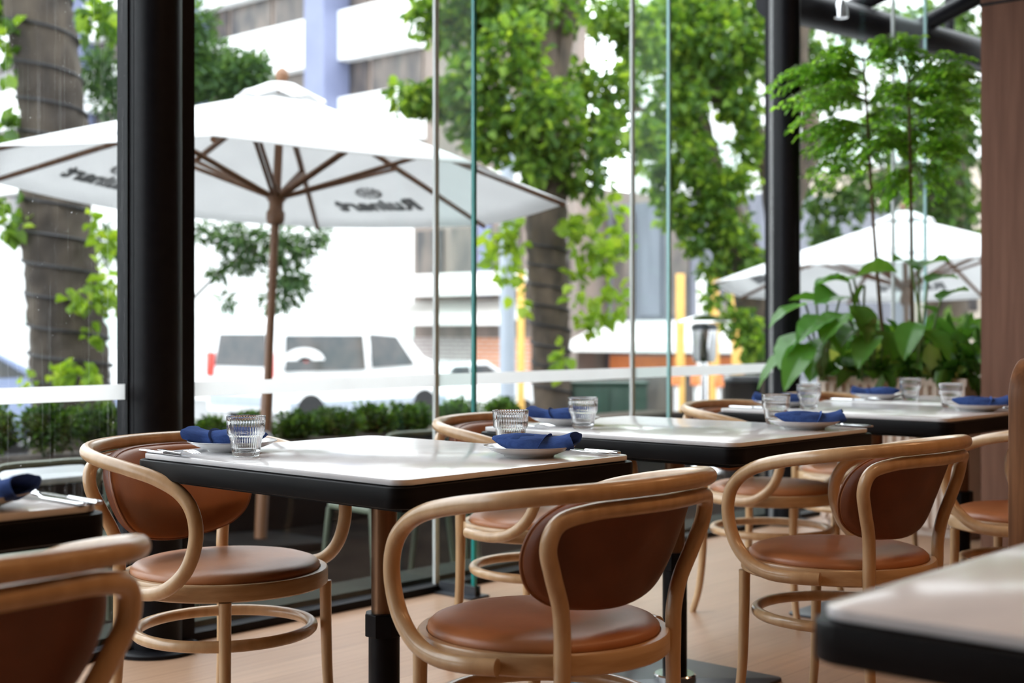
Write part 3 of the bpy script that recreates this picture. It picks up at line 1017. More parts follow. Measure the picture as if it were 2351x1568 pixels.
# ---- parasols
def make_umbrella(label, loc, rot, vang):
    t = thing('market_umbrella', label, 'umbrella', loc, group='white market umbrellas with wooden ribs')
    t.rotation_euler = rot
    ZH, ZA, RR = 2.13, 2.73, 1.75
    NV = 8
    va = [vang + k * PI / 4 for k in range(NV)]

    def pt(k, s, f):
        """panel k, s from apex 0 to hem 1, f across the panel"""
        a, b = va[k % 8], va[(k + 1) % 8]
        p = Vector((math.cos(a), math.sin(a))).lerp(Vector((math.cos(b), math.sin(b))), f) * RR * s
        sag = -.035 * math.sin(PI * f) * s * math.sin(PI * min(s, 1) * .9)
        z = ZA - (ZA - ZH) * (s ** 1.06) + sag
        return Vector((p.x, p.y, z))
    NS, NF = 10, 6
    mb = MB()
    for k in range(NV):
        g, fs = [], []
        for i in range(NS + 1):
            for j in range(NF + 1):
                g.append(pt(k, .02 + .98 * i / NS, j / NF))
        for i in range(NS):
            for j in range(NF):
                a = i * (NF + 1) + j
                fs.append((a, a + NF + 1, a + NF + 2, a + 1))
        mb.add(g, fs)
    co = mb.build('canopy', CANOPY, t, sharp=25)
    bm = bmesh.new()
    bm.from_mesh(co.data)
    bmesh.ops.remove_doubles(bm, verts=bm.verts, dist=1e-4)
    bm.to_mesh(co.data)
    bm.free()
    sm = co.modifiers.new('thickness', 'SOLIDIFY')
    sm.thickness = .004
    # vent cap
    vm = MB()
    secs = []
    for s, z in ((.02, .115), (.35, .10), (.7, .05), (1.0, .0), (1.0, -.006), (.7, .043), (.3, .093), (.02, .105)):
        secs.append([(.27 * s * math.cos(2 * PI * k / 32), .27 * s * math.sin(2 * PI * k / 32), ZA - .055 + z + (.018 * math.cos(8 * 2 * PI * k / 32) if s == 1.0 else 0)) for k in range(32)])
    vm.loft(secs)
    vm.build('vent_cap', CANOPY, co)
    MB().lathe([(0.004, 0), (.03, .012), (.042, .04), (.036, .07), (.015, .09), (0, .094)], 20, (0, 0, ZA + .055)).build('finial', UMBW, t)
    MB().cyl((0, 0, .03), (0, 0, ZA + .06), .026, 14).build('pole', UMBW, t)
    MB().lathe([(.036, .0), (.036, .95), (.030, .97)], 18).build('lower_sleeve', UMBW, t)
    MB().lathe([(.045, 0), (.055, .03), (.055, .07), (.042, .09), (.042, .13), (.058, .15), (.058, .19), (.03, .2)], 20, (0, 0, 1.93)).build('hub', UMBW, t)
    MB().prism(rrect(-.34, .34, -.34, .34, .05), 0, .06, .01).build('base', PLBOX, t)
    for k in range(NV):
        pts = [pt(k, s, 0) + Vector((0, 0, -.022)) for s in (.04, .3, .6, .99)]
        MB().tube(pts, [.016, .020, .019, .015], 6).build('rib', UMBW, t)
        q = pt(k, .52, 0) + Vector((0, 0, -.035))
        a = va[k]
        b0 = Vector((.05 * math.cos(a), .05 * math.sin(a), 2.10))
        sd = Vector((-math.sin(a), math.cos(a), 0)) * .014
        MB().tube([b0 + sd, q + sd], .012, 6).tube([b0 - sd, q - sd], .012, 6).build('strut', UMBW, t)
    # printed word and crest on every other panel, through the cloth
    cu = bpy.data.curves.new('print', 'FONT')
    cu.body = 'Ruinart'
    cu.size = .20
    cu.shear = .22
    cu.offset = .009
    cu.extrude = .005
    cu.align_x = 'CENTER'
    cu.space_character = 1.05
    to = bpy.data.objects.new('print', cu)
    COL.objects.link(to)
    bpy.context.view_layer.update()
    me = bpy.data.meshes.new_from_object(to.evaluated_get(bpy.context.evaluated_depsgraph_get()))
    bpy.data.objects.remove(to)
    bpy.data.curves.remove(cu)
    me.materials.clear()
    me.materials.append(INK)
    for k in (1, 3, 5, 7):
        p = pt(k, .84, .5)
        up = (pt(k, .6, .5) - pt(k, .95, .5)).normalized()
        rt = (pt(k, .84, .65) - pt(k, .84, .35)).normalized()
        nn = rt.cross(up).normalized()
        if nn.z < 0:
            rt = -rt
            nn = rt.cross(up).normalized()
        Mt = Matrix((rt, up, nn)).transposed().to_4x4()
        Mt.translation = p
        wo = bpy.data.objects.new('lettering', me)
        COL.objects.link(wo)
        wo.parent = co
        wo.matrix_local = Mt
        wo['label'] = 'grey printed word'
        cm = MB()
        for q in range(14):
            a = 2 * PI * q / 14
            cm.lathe([(.016, -.005), (.016, .005)], 6, (.085 * math.cos(a), .235 + .06 * math.sin(a), 0))
        for q in range(7):
            cm.box((-.055 + .016 * q, .20 + .01 * (q % 2), -.005), (-.046 + .016 * q, .265, .005))
        ce = cm.build('crest', INKL, co)
        ce.matrix_local = Mt
    return t


# vertex directions follow the viewing side of the street: one corner points along (RX, RY)
va0 = math.atan2(RY, RX)
b1 = at(597, 1258, 8.0)
axis = Vector((FX, FY, 0))
rot1 = (Matrix.Rotation(math.radians(2.2), 4, Vector((FX, FY, 0))) @ Matrix.Rotation(math.radians(-2.6), 4, Vector((RX, RY, 0)))).to_euler()
make_umbrella('large white umbrella with wooden ribs close outside the glass, cut by the thick column', (b1.x, b1.y, ZG), rot1, va0)
rot2 = Matrix.Rotation(math.radians(-4.5), 4, Vector((RX, RY, 0))).to_euler()
b2 = at(2092, 1180, 12.0)
make_umbrella('smaller-looking white umbrella farther off behind the planter plants', (b2.x, b2.y, ZS - .05), rot2, va0 + .05)
t = thing('coiled_cord', 'pale loose cord looped on the umbrella pole', 'cord', (b1.x, b1.y, .45))
MB().tube(smooth_path([(.1 * math.sin(a) * .9 * RX, .1 * math.sin(a) * .9 * RY, -.10 + .1 * math.cos(a)) for a in [k * PI / 5 for k in range(-5, 6)]], 5), .006, 6).build('loop', GREYTOP, t)

# ---- trees
def trunk_from(px_list, d, nseg=10):
    """(centre px, py, width px) list, top to bottom"""
    pts = [at(x, y, d) for x, y, w in px_list]
    rad = [w * d / F / 2 for _, _, w in px_list]
    return pts, rad


def trunk(mb, pts, rad, seed=0, seg=22, n=8):
    P = smooth_path(pts, n)
    rr = []
    m = len(pts) - 1
    for i in range(len(P)):
        f = i / n
        k = min(int(f), m - 1)
        rr.append(rad[k] * (1 - (f - k)) + rad[k + 1] * (f - k))
    rnd = random.Random(seed)
    rr = [r * (1 + rnd.uniform(-.035, .035)) for r in rr]
    o = len(mb.v)
    mb.tube(P, rr, seg)
    # knobbly bark
    for i in range(o, len(mb.v)):
        k = (i - o)
        ring_, a = k // seg, k % seg
        if ring_ < len(P):
            c = P[ring_]
            v = Vector(mb.v[i])
            mb.v[i] = tuple(c + (v - c) * (1 + .05 * math.sin(a * 2.1 + ring_ * .7 + seed) + .03 * math.sin(a * 5 + ring_ * 1.9)))
    return P, rr


def wrap_lights(label, P, rr, turns, s0, s1, d0=.012):
    t = thing('string_light_cable', label, 'cable', tuple(P[0].xy) + (ZS,), group='light cables wound round the trunks')
    o = Vector(t.location)
    pts = []
    n = turns * 20
    for i in range(n + 1):
        f = (s0 + (s1 - s0) * i / n) * (len(P) - 1)
        k = min(int(f), len(P) - 2)
        c = P[k].lerp(P[k + 1], f - k)
        r = (rr[k] * (1 - f + k) + rr[k + 1] * (f - k)) * 1.05 + .006
        a = 2 * PI * i / 20
        pts.append(c + Vector((r * math.cos(a), r * math.sin(a), 0)) - o)
    MB().tube(pts, d0, 5).build('cable', CABLE, t)


D1 = 10.6
t = thing('street_tree', 'thick grey-brown tree trunk left of the thick column, wound with dark cable', 'tree', (0, 0, 0))
p1, r1 = trunk_from([(70, -160, 150), (84, 0, 150), (112, 180, 142), (124, 330, 150), (124, 480, 160), (140, 620, 158), (155, 760, 166), (165, 880, 172), (170, 980, 185), (172, 1150, 230)], D1)
t.location = (p1[-1].x, p1[-1].y, ZS)
p1 = [p - t.location for p in p1]
p1[-1].z = 0
mb = MB()
Pt, Rt = trunk(mb, p1, r1, 1)
mb.build('trunk', BARK, t)
cloud([cam_blob(15, 110, 10.3, 30, 90), cam_blob(5, 330, 10.4, 35, 60), cam_blob(20, 500, 10.3, 40, 60), cam_blob(60, 250, 10.9, 25, 60), cam_blob(215, 40, 12, 70, 60), cam_blob(-20, 20, 10.8, 80, 120)], 420, .11, .8, 'foliage', LEAF_TREE, t, origin=t.location)
cloud([cam_blob(230, 640, 10.2, 30, 40), cam_blob(205, 690, 10.2, 55, 25), cam_blob(245, 560, 10.4, 22, 50), cam_blob(215, 500, 10.3, 14, 30), cam_blob(205, 770, 10.2, 14, 40), cam_blob(190, 870, 10.1, 40, 25), cam_blob(150, 860, 10.1, 40, 25), cam_blob(60, 890, 10.2, 20, 25),
       cam_blob(255, 690, 10.3, 20, 40)], 190, .085, .85, 'ivy', LEAF_IVY, t, origin=t.location)
wrap_lights('dark cable wound round the thick trunk at the left', [p + t.location for p in Pt], Rt, 13, .06, .8)

D2 = 14.0
t = thing('street_tree', 'leafy tree with slim wrapped trunk in the middle, right of the big umbrella', 'tree', (0, 0, 0))
p2, r2 = trunk_from([(1235, 40, 95), (1240, 200, 92), (1252, 380, 96), (1254, 520, 94), (1258, 650, 90), (1264, 780, 86), (1267, 920, 88), (1270, 1090, 105)], D2)
t.location = (p2[-1].x, p2[-1].y, ZS)
p2 = [p - t.location for p in p2]
p2[-1].z = 0
mb = MB()
P2, R2 = trunk(mb, p2, r2, 5)
mb.build('trunk', BARKD, t)
for pl in ([(1250, 330, 60), (1275, 180, 52), (1300, 60, 46), (1325, -60, 40)], [(1238, 250, 60), (1190, 120, 44), (1150, -20, 36)], [(1245, 420, 50), (1330, 300, 28), (1420, 260, 16), (1480, 250, 8)], [(1240, 300, 40), (1120, 240, 20), (1000, 210, 10)]):
    pp, rr_ = trunk_from(pl, D2)
    mb = MB()
    trunk(mb, [p - t.location for p in pp], rr_, 9, seg=10, n=5)
    mb.build('branch', BARKD, t)
cloud([cam_blob(1060, 60, 14.2, 90, 80), cam_blob(1100, 200, 13.6, 90, 80), cam_blob(1000, 230, 14, 70, 50), cam_blob(940, 225, 13.8, 55, 40), cam_blob(1150, 320, 13.6, 75, 60), cam_blob(1180, 110, 13.4, 80, 90),
       cam_blob(1260, 250, 13.3, 90, 80), cam_blob(1340, 340, 13.6, 70, 60), cam_blob(1420, 200, 14, 60, 60), cam_blob(1240, 30, 14, 110, 60), cam_blob(1230, 370, 13.5, 70, 60), cam_blob(1390, 300, 13.8, 60, 50), cam_blob(970, 40, 14, 40, 50),
       cam_blob(1330, 200, 14.4, 60, 60), cam_blob(1410, 40, 14.5, 80, 50), cam_blob(1470, 120, 14.6, 60, 70), cam_blob(1480, 330, 14.4, 50, 50), cam_blob(1110, 0, 14, 120, 50), cam_blob(1090, 300, 14, 60, 50), cam_blob(1350, 420, 13.8, 60, 40)], 6500, .098, .72, 'foliage', LEAF_TREE, t, origin=t.location)
cloud([cam_blob(1180, 560, 13.6, 26, 50), cam_blob(1140, 550, 13.6, 30, 30), cam_blob(1165, 640, 13.6, 25, 40), cam_blob(1350, 560, 13.6, 40, 40), cam_blob(1385, 600, 13.6, 40, 50), cam_blob(1400, 690, 13.6, 40, 50), cam_blob(1350, 740, 13.6, 35, 25), cam_blob(1330, 520, 13.6, 40, 30),
       cam_blob(1400, 490, 13.6, 35, 30), cam_blob(1290, 820, 13.4, 18, 40), cam_blob(1195, 700, 13.5, 12, 40), cam_blob(1430, 560, 13.7, 20, 40), cam_blob(1130, 600, 13.6, 14, 14), cam_blob(1320, 650, 13.6, 22, 50)], 330, .125, .85, 'ivy', LEAF_IVY, t, origin=t.location)
wrap_lights('dark cable wound round the slim trunk in the middle', [p + t.location for p in P2], R2, 9, .45, .9)

D3 = 16.0
t = thing('street_tree', 'spreading tree with leaning mossy trunk behind the slim column', 'tree', (0, 0, 0))
p3, r3 = trunk_from([(1545, 60, 70), (1570, 200, 75), (1605, 340, 80), (1650, 470, 82), (1700, 580, 85), (1735, 700, 90), (1760, 860, 100), (1770, 1060, 120)], D3)
t.location = (p3[-1].x, p3[-1].y, ZST(p3[-1].x))
p3 = [p - t.location for p in p3]
p3[-1].z = 0
mb = MB()
trunk(mb, p3, r3, 15)
mb.build('trunk', BARKD, t)
for pl in ([(1590, 130, 40), (1640, 210, 46), (1700, 270, 50), (1745, 330, 56), (1780, 430, 66), (1800, 560, 74)], [(1570, 200, 50), (1600, 100, 40), (1640, -20, 30)], [(1640, 200, 30), (1720, 140, 22), (1800, 60, 14)], [(1800, 500, 60), (1860, 330, 44), (1840, 150, 34), (1850, 0, 26)]):
    pp, rr_ = trunk_from(pl, D3)
    mb = MB()
    trunk(mb, [p - t.location for p in pp], rr_, 19, seg=10, n=5)
    mb.build('branch', BARKD, t)
cloud([cam_blob(1540, 80, 15.6, 80, 80), cam_blob(1640, 90, 15.6, 90, 80), cam_blob(1730, 120, 15.8, 60, 80), cam_blob(1560, 230, 15.5, 70, 80), cam_blob(1660, 200, 16, 70, 60), cam_blob(1580, 360, 15.5, 70, 60), cam_blob(1640, 450, 15.5, 50, 60), cam_blob(1560, 480, 15.6, 60, 50),
       cam_blob(1680, 540, 15.5, 60, 50), cam_blob(1720, 330, 15.8, 40, 50), cam_blob(1740, 620, 15.5, 40, 50), cam_blob(1640, 620, 15.6, 40, 20), cam_blob(1500, 300, 15.8, 50, 60), cam_blob(1520, 400, 15.7, 40, 60), cam_blob(1700, 740, 15.4, 50, 40), cam_blob(1730, 790, 15.3, 40, 30), cam_blob(1640, 680, 15.4, 30, 20),
       cam_blob(1740, 30, 16, 60, 50), cam_blob(1600, 20, 16, 120, 50), cam_blob(1690, 420, 15.6, 50, 40), cam_blob(1600, 550, 15.5, 40, 40), cam_blob(1700, 240, 15.7, 50, 50)], 6500, .098, .72, 'foliage', LEAF_TREE, t, origin=t.location)
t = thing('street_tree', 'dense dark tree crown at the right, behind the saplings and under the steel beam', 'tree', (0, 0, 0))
p4, r4 = trunk_from([(2190, 150, 70), (2180, 400, 85), (2170, 700, 95), (2170, 1050, 120)], 19)
t.location = (p4[-1].x, p4[-1].y, ZST(p4[-1].x))
p4 = [p - t.location for p in p4]
p4[-1].z = 0
mb = MB()
trunk(mb, p4, r4, 25)
mb.build('trunk', BARKD, t)
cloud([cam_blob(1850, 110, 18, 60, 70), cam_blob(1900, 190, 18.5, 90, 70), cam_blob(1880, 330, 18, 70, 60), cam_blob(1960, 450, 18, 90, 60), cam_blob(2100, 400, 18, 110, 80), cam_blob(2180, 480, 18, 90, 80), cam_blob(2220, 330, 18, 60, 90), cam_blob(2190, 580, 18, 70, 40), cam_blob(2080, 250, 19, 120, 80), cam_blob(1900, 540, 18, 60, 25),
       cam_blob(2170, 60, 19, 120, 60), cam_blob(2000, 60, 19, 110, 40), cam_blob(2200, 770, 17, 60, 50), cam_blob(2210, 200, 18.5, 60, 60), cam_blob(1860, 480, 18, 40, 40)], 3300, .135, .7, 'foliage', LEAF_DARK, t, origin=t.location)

# conifer behind the big umbrella
t = thing('cypress_tree', 'soft conifer behind the big umbrella with fine drooping sprays', 'tree', (0, 0, 0))
DC = 12.6
pc, rc = trunk_from([(352, -60, 26), (350, 250, 36), (350, 600, 42), (350, 1090, 54)], 13.4)
t.location = (pc[-1].x, pc[-1].y, ZS)
pc = [p - t.location for p in pc]
pc[-1].z = 0
mb = MB()
trunk(mb, pc, rc, 31, seg=12)
mb.build('trunk', BARKD, t)
for pl in ([(350, 500, 14), (480, 535, 12), (560, 560, 10), (640, 620, 6)], [(480, 650, 8), (520, 610, 8), (590, 560, 6)], [(480, 560, 12), (620, 540, 10), (700, 620, 5)], [(430, 700, 3), (490, 640, 5), (560, 590, 6)]):
    pp, rr_ = trunk_from(pl, DC)
    mb = MB()
    mb.tube(smooth_path([p - t.location for p in pp], 4), .014, 6)
    mb.build('branch', BARKD, t)
cloud([cam_blob(450, 60, 13, 50, 50), cam_blob(470, 150, 13, 80, 60), cam_blob(560, 170, 12.9, 65, 45), cam_blob(510, 190, 12.9, 90, 40), cam_blob(230, 170, 13.2, 50, 55), cam_blob(250, 230, 13.2, 40, 40), cam_blob(420, 200, 13.1, 60, 50), cam_blob(590, 150, 12.9, 30, 25), cam_blob(270, 60, 13.4, 30, 50)],
      4200, .095, .28, 'foliage', LEAF_CON, t, droop=.0, origin=t.location)
cloud([cam_blob(450, 530, 12.4, 45, 25), cam_blob(540, 545, 12.4, 60, 30), cam_blob(640, 560, 12.4, 60, 45), cam_blob(665, 640, 12.4, 50, 50), cam_blob(560, 600, 12.4, 45, 30), cam_blob(500, 625, 12.4, 25, 20), cam_blob(700, 560, 12.4, 40, 30), cam_blob(640, 690, 12.4, 40, 25), cam_blob(735, 540, 12.4, 25, 15), cam_blob(520, 690, 12.4, 20, 20),
       cam_blob(250, 560, 13, 40, 50)], 2300, .085, .26, 'foliage', LEAF_CON, t, droop=.4, origin=t.location)

# ---- hedge planter and bushes
YH = 7.2
t = thing('planter_trough', 'long black planter trough along the terrace edge under the clipped bushes', 'planter', (3.0, YH, ZG))
MB().rbox((-6.5, -.22, 0), (7.2, .22, .55), .01).build('trough', PLBOX, t)
MB().box((-6.4, -.19, .55), (7.1, .19, .565)).build('soil', SOIL, t)
HB = [(-15, 985, 52, 66, 'at the left border'), (118, 985, 84, 68, 'in front of the thick trunk'), (232, 982, 52, 68, 'left against the thick column'), (482, 1006, 50, 40, 'just right of the thick column'), (585, 1002, 26, 45, 'at the umbrella pole'), (676, 1002, 48, 44, 'right of the umbrella pole'),
      (775, 1002, 56, 42, 'second right of the umbrella pole'), (860, 1002, 44, 42, 'third right of the umbrella pole'), (935, 1002, 52, 40, 'beside the first glass fin'), (1050, 1002, 46, 42, 'behind the chair at the glass fin'), (1150, 1002, 42, 40, 'behind the two tumblers')]
for i, (px, py, w, h, lab) in enumerate(HB):
    u = (px - CX) / F
    d = (YH - .0) / (FY + u * RY)
    c = at(px, py, d)
    t = thing('clipped_bush', 'small clipped green bush ' + lab, 'bush', (c.x, c.y, ZG + .56), group='clipped bushes in the trough')
    rx, rz = w * d / F, h * d / F
    cz = c.z - t.location.z
    cz = max(cz, rz * .6)
    bl = [(Vector((0, 0, cz)), (rx * .9, .17, rz * .85))] + [(Vector((R_.uniform(-.6, .6) * rx, R_.uniform(-.08, .08), cz + R_.uniform(-.4, .45) * rz)), (rx * .42, .12, rz * .5)) for R_ in [random.Random(i * 9 + q) for q in range(7)]]
    cloud(bl, 1500, .036, .5, 'foliage', LEAF_HEDGE, t, droop=-.3, shell=.3)
    MB().cyl((0, 0, 0), (0, 0, cz), .012, 6).build('stem', BARKD, t)

# ---- terrace chairs and tables
def make_patio_chair():
    t = thing('patio_chair', 'x', 'chair', group='sage green metal terrace chairs')
    w = .225
    fr = smooth_path([(-w, 0, .45), (-w, -.03, .62), (-w + .01, -.055, .74), (-w + .05, -.065, .795), (-w + .11, -.068, .805), (0, -.07, .805), (w - .11, -.068, .805), (w - .05, -.065, .795), (w - .01, -.055, .74), (w, -.03, .62), (w, 0, .45)], 5)
    MB().tube(fr, .014, 8).build('back_frame', SAGE, t)
    MB().tube(smooth_path([(-w + .03, -.01, .50), (-w + .05, -.035, .60), (-.08, -.05, .665), (0, -.052, .68), (.08, -.05, .665), (w - .05, -.035, .60), (w - .03, -.01, .50)], 5), .011, 8).build('inner_hoop', SAGE, t)
    MB().prism(rrect(-w, w, -.01, .40, .06), .43, .455, .006).build('seat', SAGE, t)
    for sx in (-1, 1):
        MB().tube([(sx * w, .0, .45), (sx * (w + .02), -.06, 0)], [.016, .013], 8).build('leg', SAGE, t)
        MB().tube([(sx * (w - .02), .37, .43), (sx * (w + .01), .41, 0)], [.016, .013], 8).build('leg', SAGE, t)
    return t


pc0 = make_patio_chair()
PCH = [(2.50, 4.60, 0, 'sage green terrace chair seen through the glass at the left border'), (2.98, 4.66, 0, 'sage green terrace chair seen through the glass left of the thick column'), (2.25, 5.75, PI, 'sage green terrace chair on the far side of the terrace table at the left'),
       (5.05, 4.62, .1, 'sage green terrace chair behind the first glass fin'), (4.45, 4.66, -.1, 'sage green terrace chair left of the first glass fin, low behind the middle table')]
for i, (x, y, a, lab) in enumerate(PCH):
    if i == 0:
        pc0.location = (x, y, ZG)
        pc0['label'] = lab
    else:
        dup(pc0, (x, y, ZG), a, lab)
for i, (x, y, lab) in enumerate(((2.7, 5.17, 'pale grey terrace table behind the two sage chairs at the left'),)):
    t = thing('patio_table', lab, 'table', (x, y, ZG), group='pale grey terrace tables')
    MB().prism(rrect(-.62, .62, -.22, .22, .02), .675, .70, .004).build('tabletop', GREYTOP, t)
    for sx in (-1, 1):
        for sy in (-1, 1):
            MB().tube([(sx * .55, sy * .17, .68), (sx * .57, sy * .19, 0)], .018, 8).build('leg', SAGE, t)

# ---- steel pergola outside on the right
t = thing('steel_pergola', 'dark tubular steel roof truss outside, above the right window', 'pergola', (8.2, 4.3, ZS))
o = Vector(t.location)
A_, B_ = at(1828, 14, 8.4), at(2250, 124, 9.9)
dv = (B_ - A_)
MB().tube([A_ - dv * .12 - o, B_ + dv * .6 - o], .11, 20).build('chord', BLUECOL if False else BLACKM, t)
MB().tube([at(1800, -20, 9.3) - o, at(2330, 175, 10.6) - o], .07, 14).build('chord', BLACKM, t)
for a, b, r in (((2085, 75, 9.3), (2290, -30, 9.4), .06), ((1940, 25, 8.9), (2070, -35, 9.0), .055), ((2180, 90, 9.7), (2180, -60, 9.8), .035)):
    MB().tube([at(*a) - o, at(*b) - o], r, 14).build('brace', BLACKM, t)
MB().tube([B_ + dv * .14 - o, Vector((B_.x + dv.x * .14, B_.y + dv.y * .14, ZS)) - o], .07, 16).build('post', BLACKM, t)
MB().tube([A_ - dv * .08 - o, Vector((A_.x - dv.x * .08, A_.y - dv.y * .08, ZG)) - o], .04, 16).build('post', BLACKM, t)
lp = at(1931, 22, 8.3)
t = thing('flood_lamp', 'small silver spot lamp fixed on the steel truss', 'lamp', tuple(lp))
MB().lathe([(.02, .06), (.035, .03), (.04, -.01), (.042, -.05), (.03, -.055), (0, -.05)], 20).build('housing', STEEL, t)
MB().cyl((0, 0, .05), (.0, .02, .10), .012, 8).build('bracket', STEEL, t)

# ---- patio heater
h = at(1617, 735, 13.5)
zg = ZS - .02
t = thing('patio_heater', 'silver mushroom patio heater left of the slim column', 'heater', (h.x, h.y, zg))
zz = h.z - zg
MB().lathe([(0, zz + .06), (.09, zz + .05), (.27, zz - .01), (.275, zz - .02), (.26, zz - .018), (.08, zz + .035), (0, zz + .04)], 32).build('reflector', STEEL, t)
MB().lathe([(.10, zz - .42), (.12, zz - .36), (.13, zz - .06), (.10, zz - .03)], 24).build('burner_cage', STEEL, t)
MB().lathe([(.13, zz - .10), (.135, zz - .10), (.135, zz - .05), (.13, zz - .05)], 24).build('band', PLATEM, t)
MB().cyl((0, 0, .5), (0, 0, zz - .4), .035, 14).build('pole', STEEL, t)
MB().lathe([(.20, 0), (.20, .03), (.16, .06), (.15, .7), (.12, .74), (.04, .76)], 24).build('tank_housing', STEEL, t)

# ---- street furniture
def free_box(name, label, cat, px0, px1, py_top, d, depth, matl, zg, ang=0):
    a, b = at(px0, py_top, d), at(px1, py_top, d)
    c = (a + b) / 2
    w = (b - a).length
    t = thing(name, label, cat, (c.x, c.y, zg), math.atan2(RY, RX) + ang)
    return t, w, c.z - zg


t, w, hh = free_box('utility_cabinet', 'dark green street cabinet right of the slim trunk', 'cabinet', 1312, 1486, 884, 14, .4, GREENBOX, ZS - .02)
MB().rbox((-w / 2, 0, 0), (w / 2, .4, hh), .01).build('body', GREENBOX, t)
MB().rbox((-w / 2 - .02, -.02, hh), (w / 2 + .02, .42, hh + .03), .006).build('lid', GREENBOX, t)
for s in (-1, 1):
    MB().rbox((s * w / 4 - w / 4 + .02, -.012, .06), (s * w / 4 + w / 4 - .02, 0, hh - .04), .004).build('door', GREENBOX, t)
t, w, hh = free_box('litter_bin', 'dark bin outside at the foot of the slim column', 'bin', 1675, 1748, 862, 10.5, .3, PLBOX, ZS - .02)
MB().prism(rrect(-w / 2, w / 2, 0, .3, .04), 0, hh - .06, .01).build('body', PLBOX, t)
MB().prism(rrect(-w / 2 - .01, w / 2 + .01, -.01, .31, .04), hh - .06, hh, .015).build('lid', DARKP, t)
lp = at(1165, 560, 17)
t = thing('lamp_post', 'pale blue-grey street post left of the slim trunk', 'post', (lp.x, lp.y, ZST(lp.x) - .02))
MB().cyl((0, 0, 0), (0, 0, 4.6), [.105, .085], 20).build('shaft', GREYPOST, t)
MB().lathe([(.15, 0), (.15, .25), (.11, .3)], 20).build('base', GREYPOST, t)
MB().tube(smooth_path([(0, 0, 4.55), (.05, .1, 4.9), (.3, .5, 5.05), (.5, .9, 5.05)], 5), .04, 10).build('arm', GREYPOST, t)
MB().rbox((.4, .75, 4.98), (.65, 1.25, 5.06), .03).build('lantern', GREYPOST, t)
for i, (px, py, hgt, d, lab) in enumerate(((1553, 862, .5, 15.5, 'orange barrier post left of the heater'), (1598, 862, .5, 15, 'orange barrier post in front of the heater'), (1650, 866, .4, 15.5, 'orange barrier post right of the heater'))):
    c = at(px, py, d)
    zg = ZST(c.x) - .02
    t = thing('barrier_post', lab, 'post', (c.x, c.y, zg), group='orange barrier posts')
    MB().lathe([(.06, c.z - zg - .11), (.06, c.z - zg), (.045, c.z - zg + .02)], 14).build('head', ORANGE, t)
    MB().cyl((0, 0, .05), (0, 0, c.z - zg - .10), .028, 10).build('stem', WHITEW, t)
    MB().lathe([(.18, 0), (.18, .05), (.06, .08)], 14).build('foot', TYRE, t)
for i, (px, d, w_, m_, lab) in enumerate(((1562, 24, .12, YELLOWM, 'ochre shopfront post left of the heater'), (1610, 24, .12, WHITEW, 'white shopfront post behind the heater'), (1640, 23, .13, YELLOWM, 'ochre shopfront post right of the heater'), (1692, 22, .13, YELLOWM, 'ochre shopfront post left of the slim column'), (1196, 25, .10, YELLOWM, 'ochre post behind the slim trunk'))):
    c = at(px, 800, d)
    zg = ZST(c.x) - .02
    t = tag(MB().rbox((-w_ / 2, -w_ / 2, 0), (w_ / 2, w_ / 2, 3.0), .01).build('shopfront_post', m_), lab, 'post')
    t.location = (c.x, c.y, zg)

# ---- vehicles
def car(label, loc, rz, paint, prof, W, wheels, wr_, wins, lamps=(), name='parked_car', roofinset=.12):
    t = thing(name, label, 'van' if name == 'parked_van' else 'car', loc, rz)
    zmax = max(p[1] for p in prof)
    zb = zmax * .55
    secs = []
    for y, f in ((-W / 2, 1), (-W / 2 + .04, 0), (W / 2 - .04, 0), (W / 2, 1)):
        pass
    # body: side profile swept across, roof narrower than the sill
    lay = []
    for s in (-1, -.97, .97, 1):
        row = []
        for (x, z) in prof:
            k = max(0, (z - zb) / (zmax - zb))
            hw = W / 2 - roofinset * k ** 1.3
            e = .04 if abs(s) == 1 else 0
            xm = sum(p[0] for p in prof) / len(prof)
            zm = zmax * .5
            row.append((x + (xm - x) * e * .4, s * hw, z + (zm - z) * e))
        lay.append(row)
    MB().loft(lay).build('body', paint, t, sharp=30)
    for (poly, nm) in wins:
        for s in (-1, 1):
            q = []
            for dy in (0, .012):
                q.append([(x, s * (W / 2 - roofinset * max(0, (z - zb) / (zmax - zb)) ** 1.3 - .006 + dy), z) for x, z in poly])
            MB().loft(q).build(nm, CARGL, t, smooth=False)
    for (x) in wheels:
        for s in (-1, 1):
            Mw = Matrix.Translation((x, s * (W / 2 - .10), wr_)) @ Matrix.Rotation(-s * PI / 2, 4, 'X')
            wo = MB().lathe([(wr_ * .62, -.1), (wr_ * .95, -.1), (wr_, -.07), (wr_, .09), (wr_ * .95, .115), (wr_ * .64, .115)], 28, M=Mw).build('wheel', TYRE, t)
            MB().lathe([(wr_ * .63, .05), (wr_ * .63, .112), (wr_ * .5, .10), (wr_ * .15, .11), (0, .112)], 20, M=Mw).build('rim', RIMA, wo)
    for (a, b) in lamps:
        MB().rbox(a, b, .01).build('tail_lamp', REDL, t)
    return t


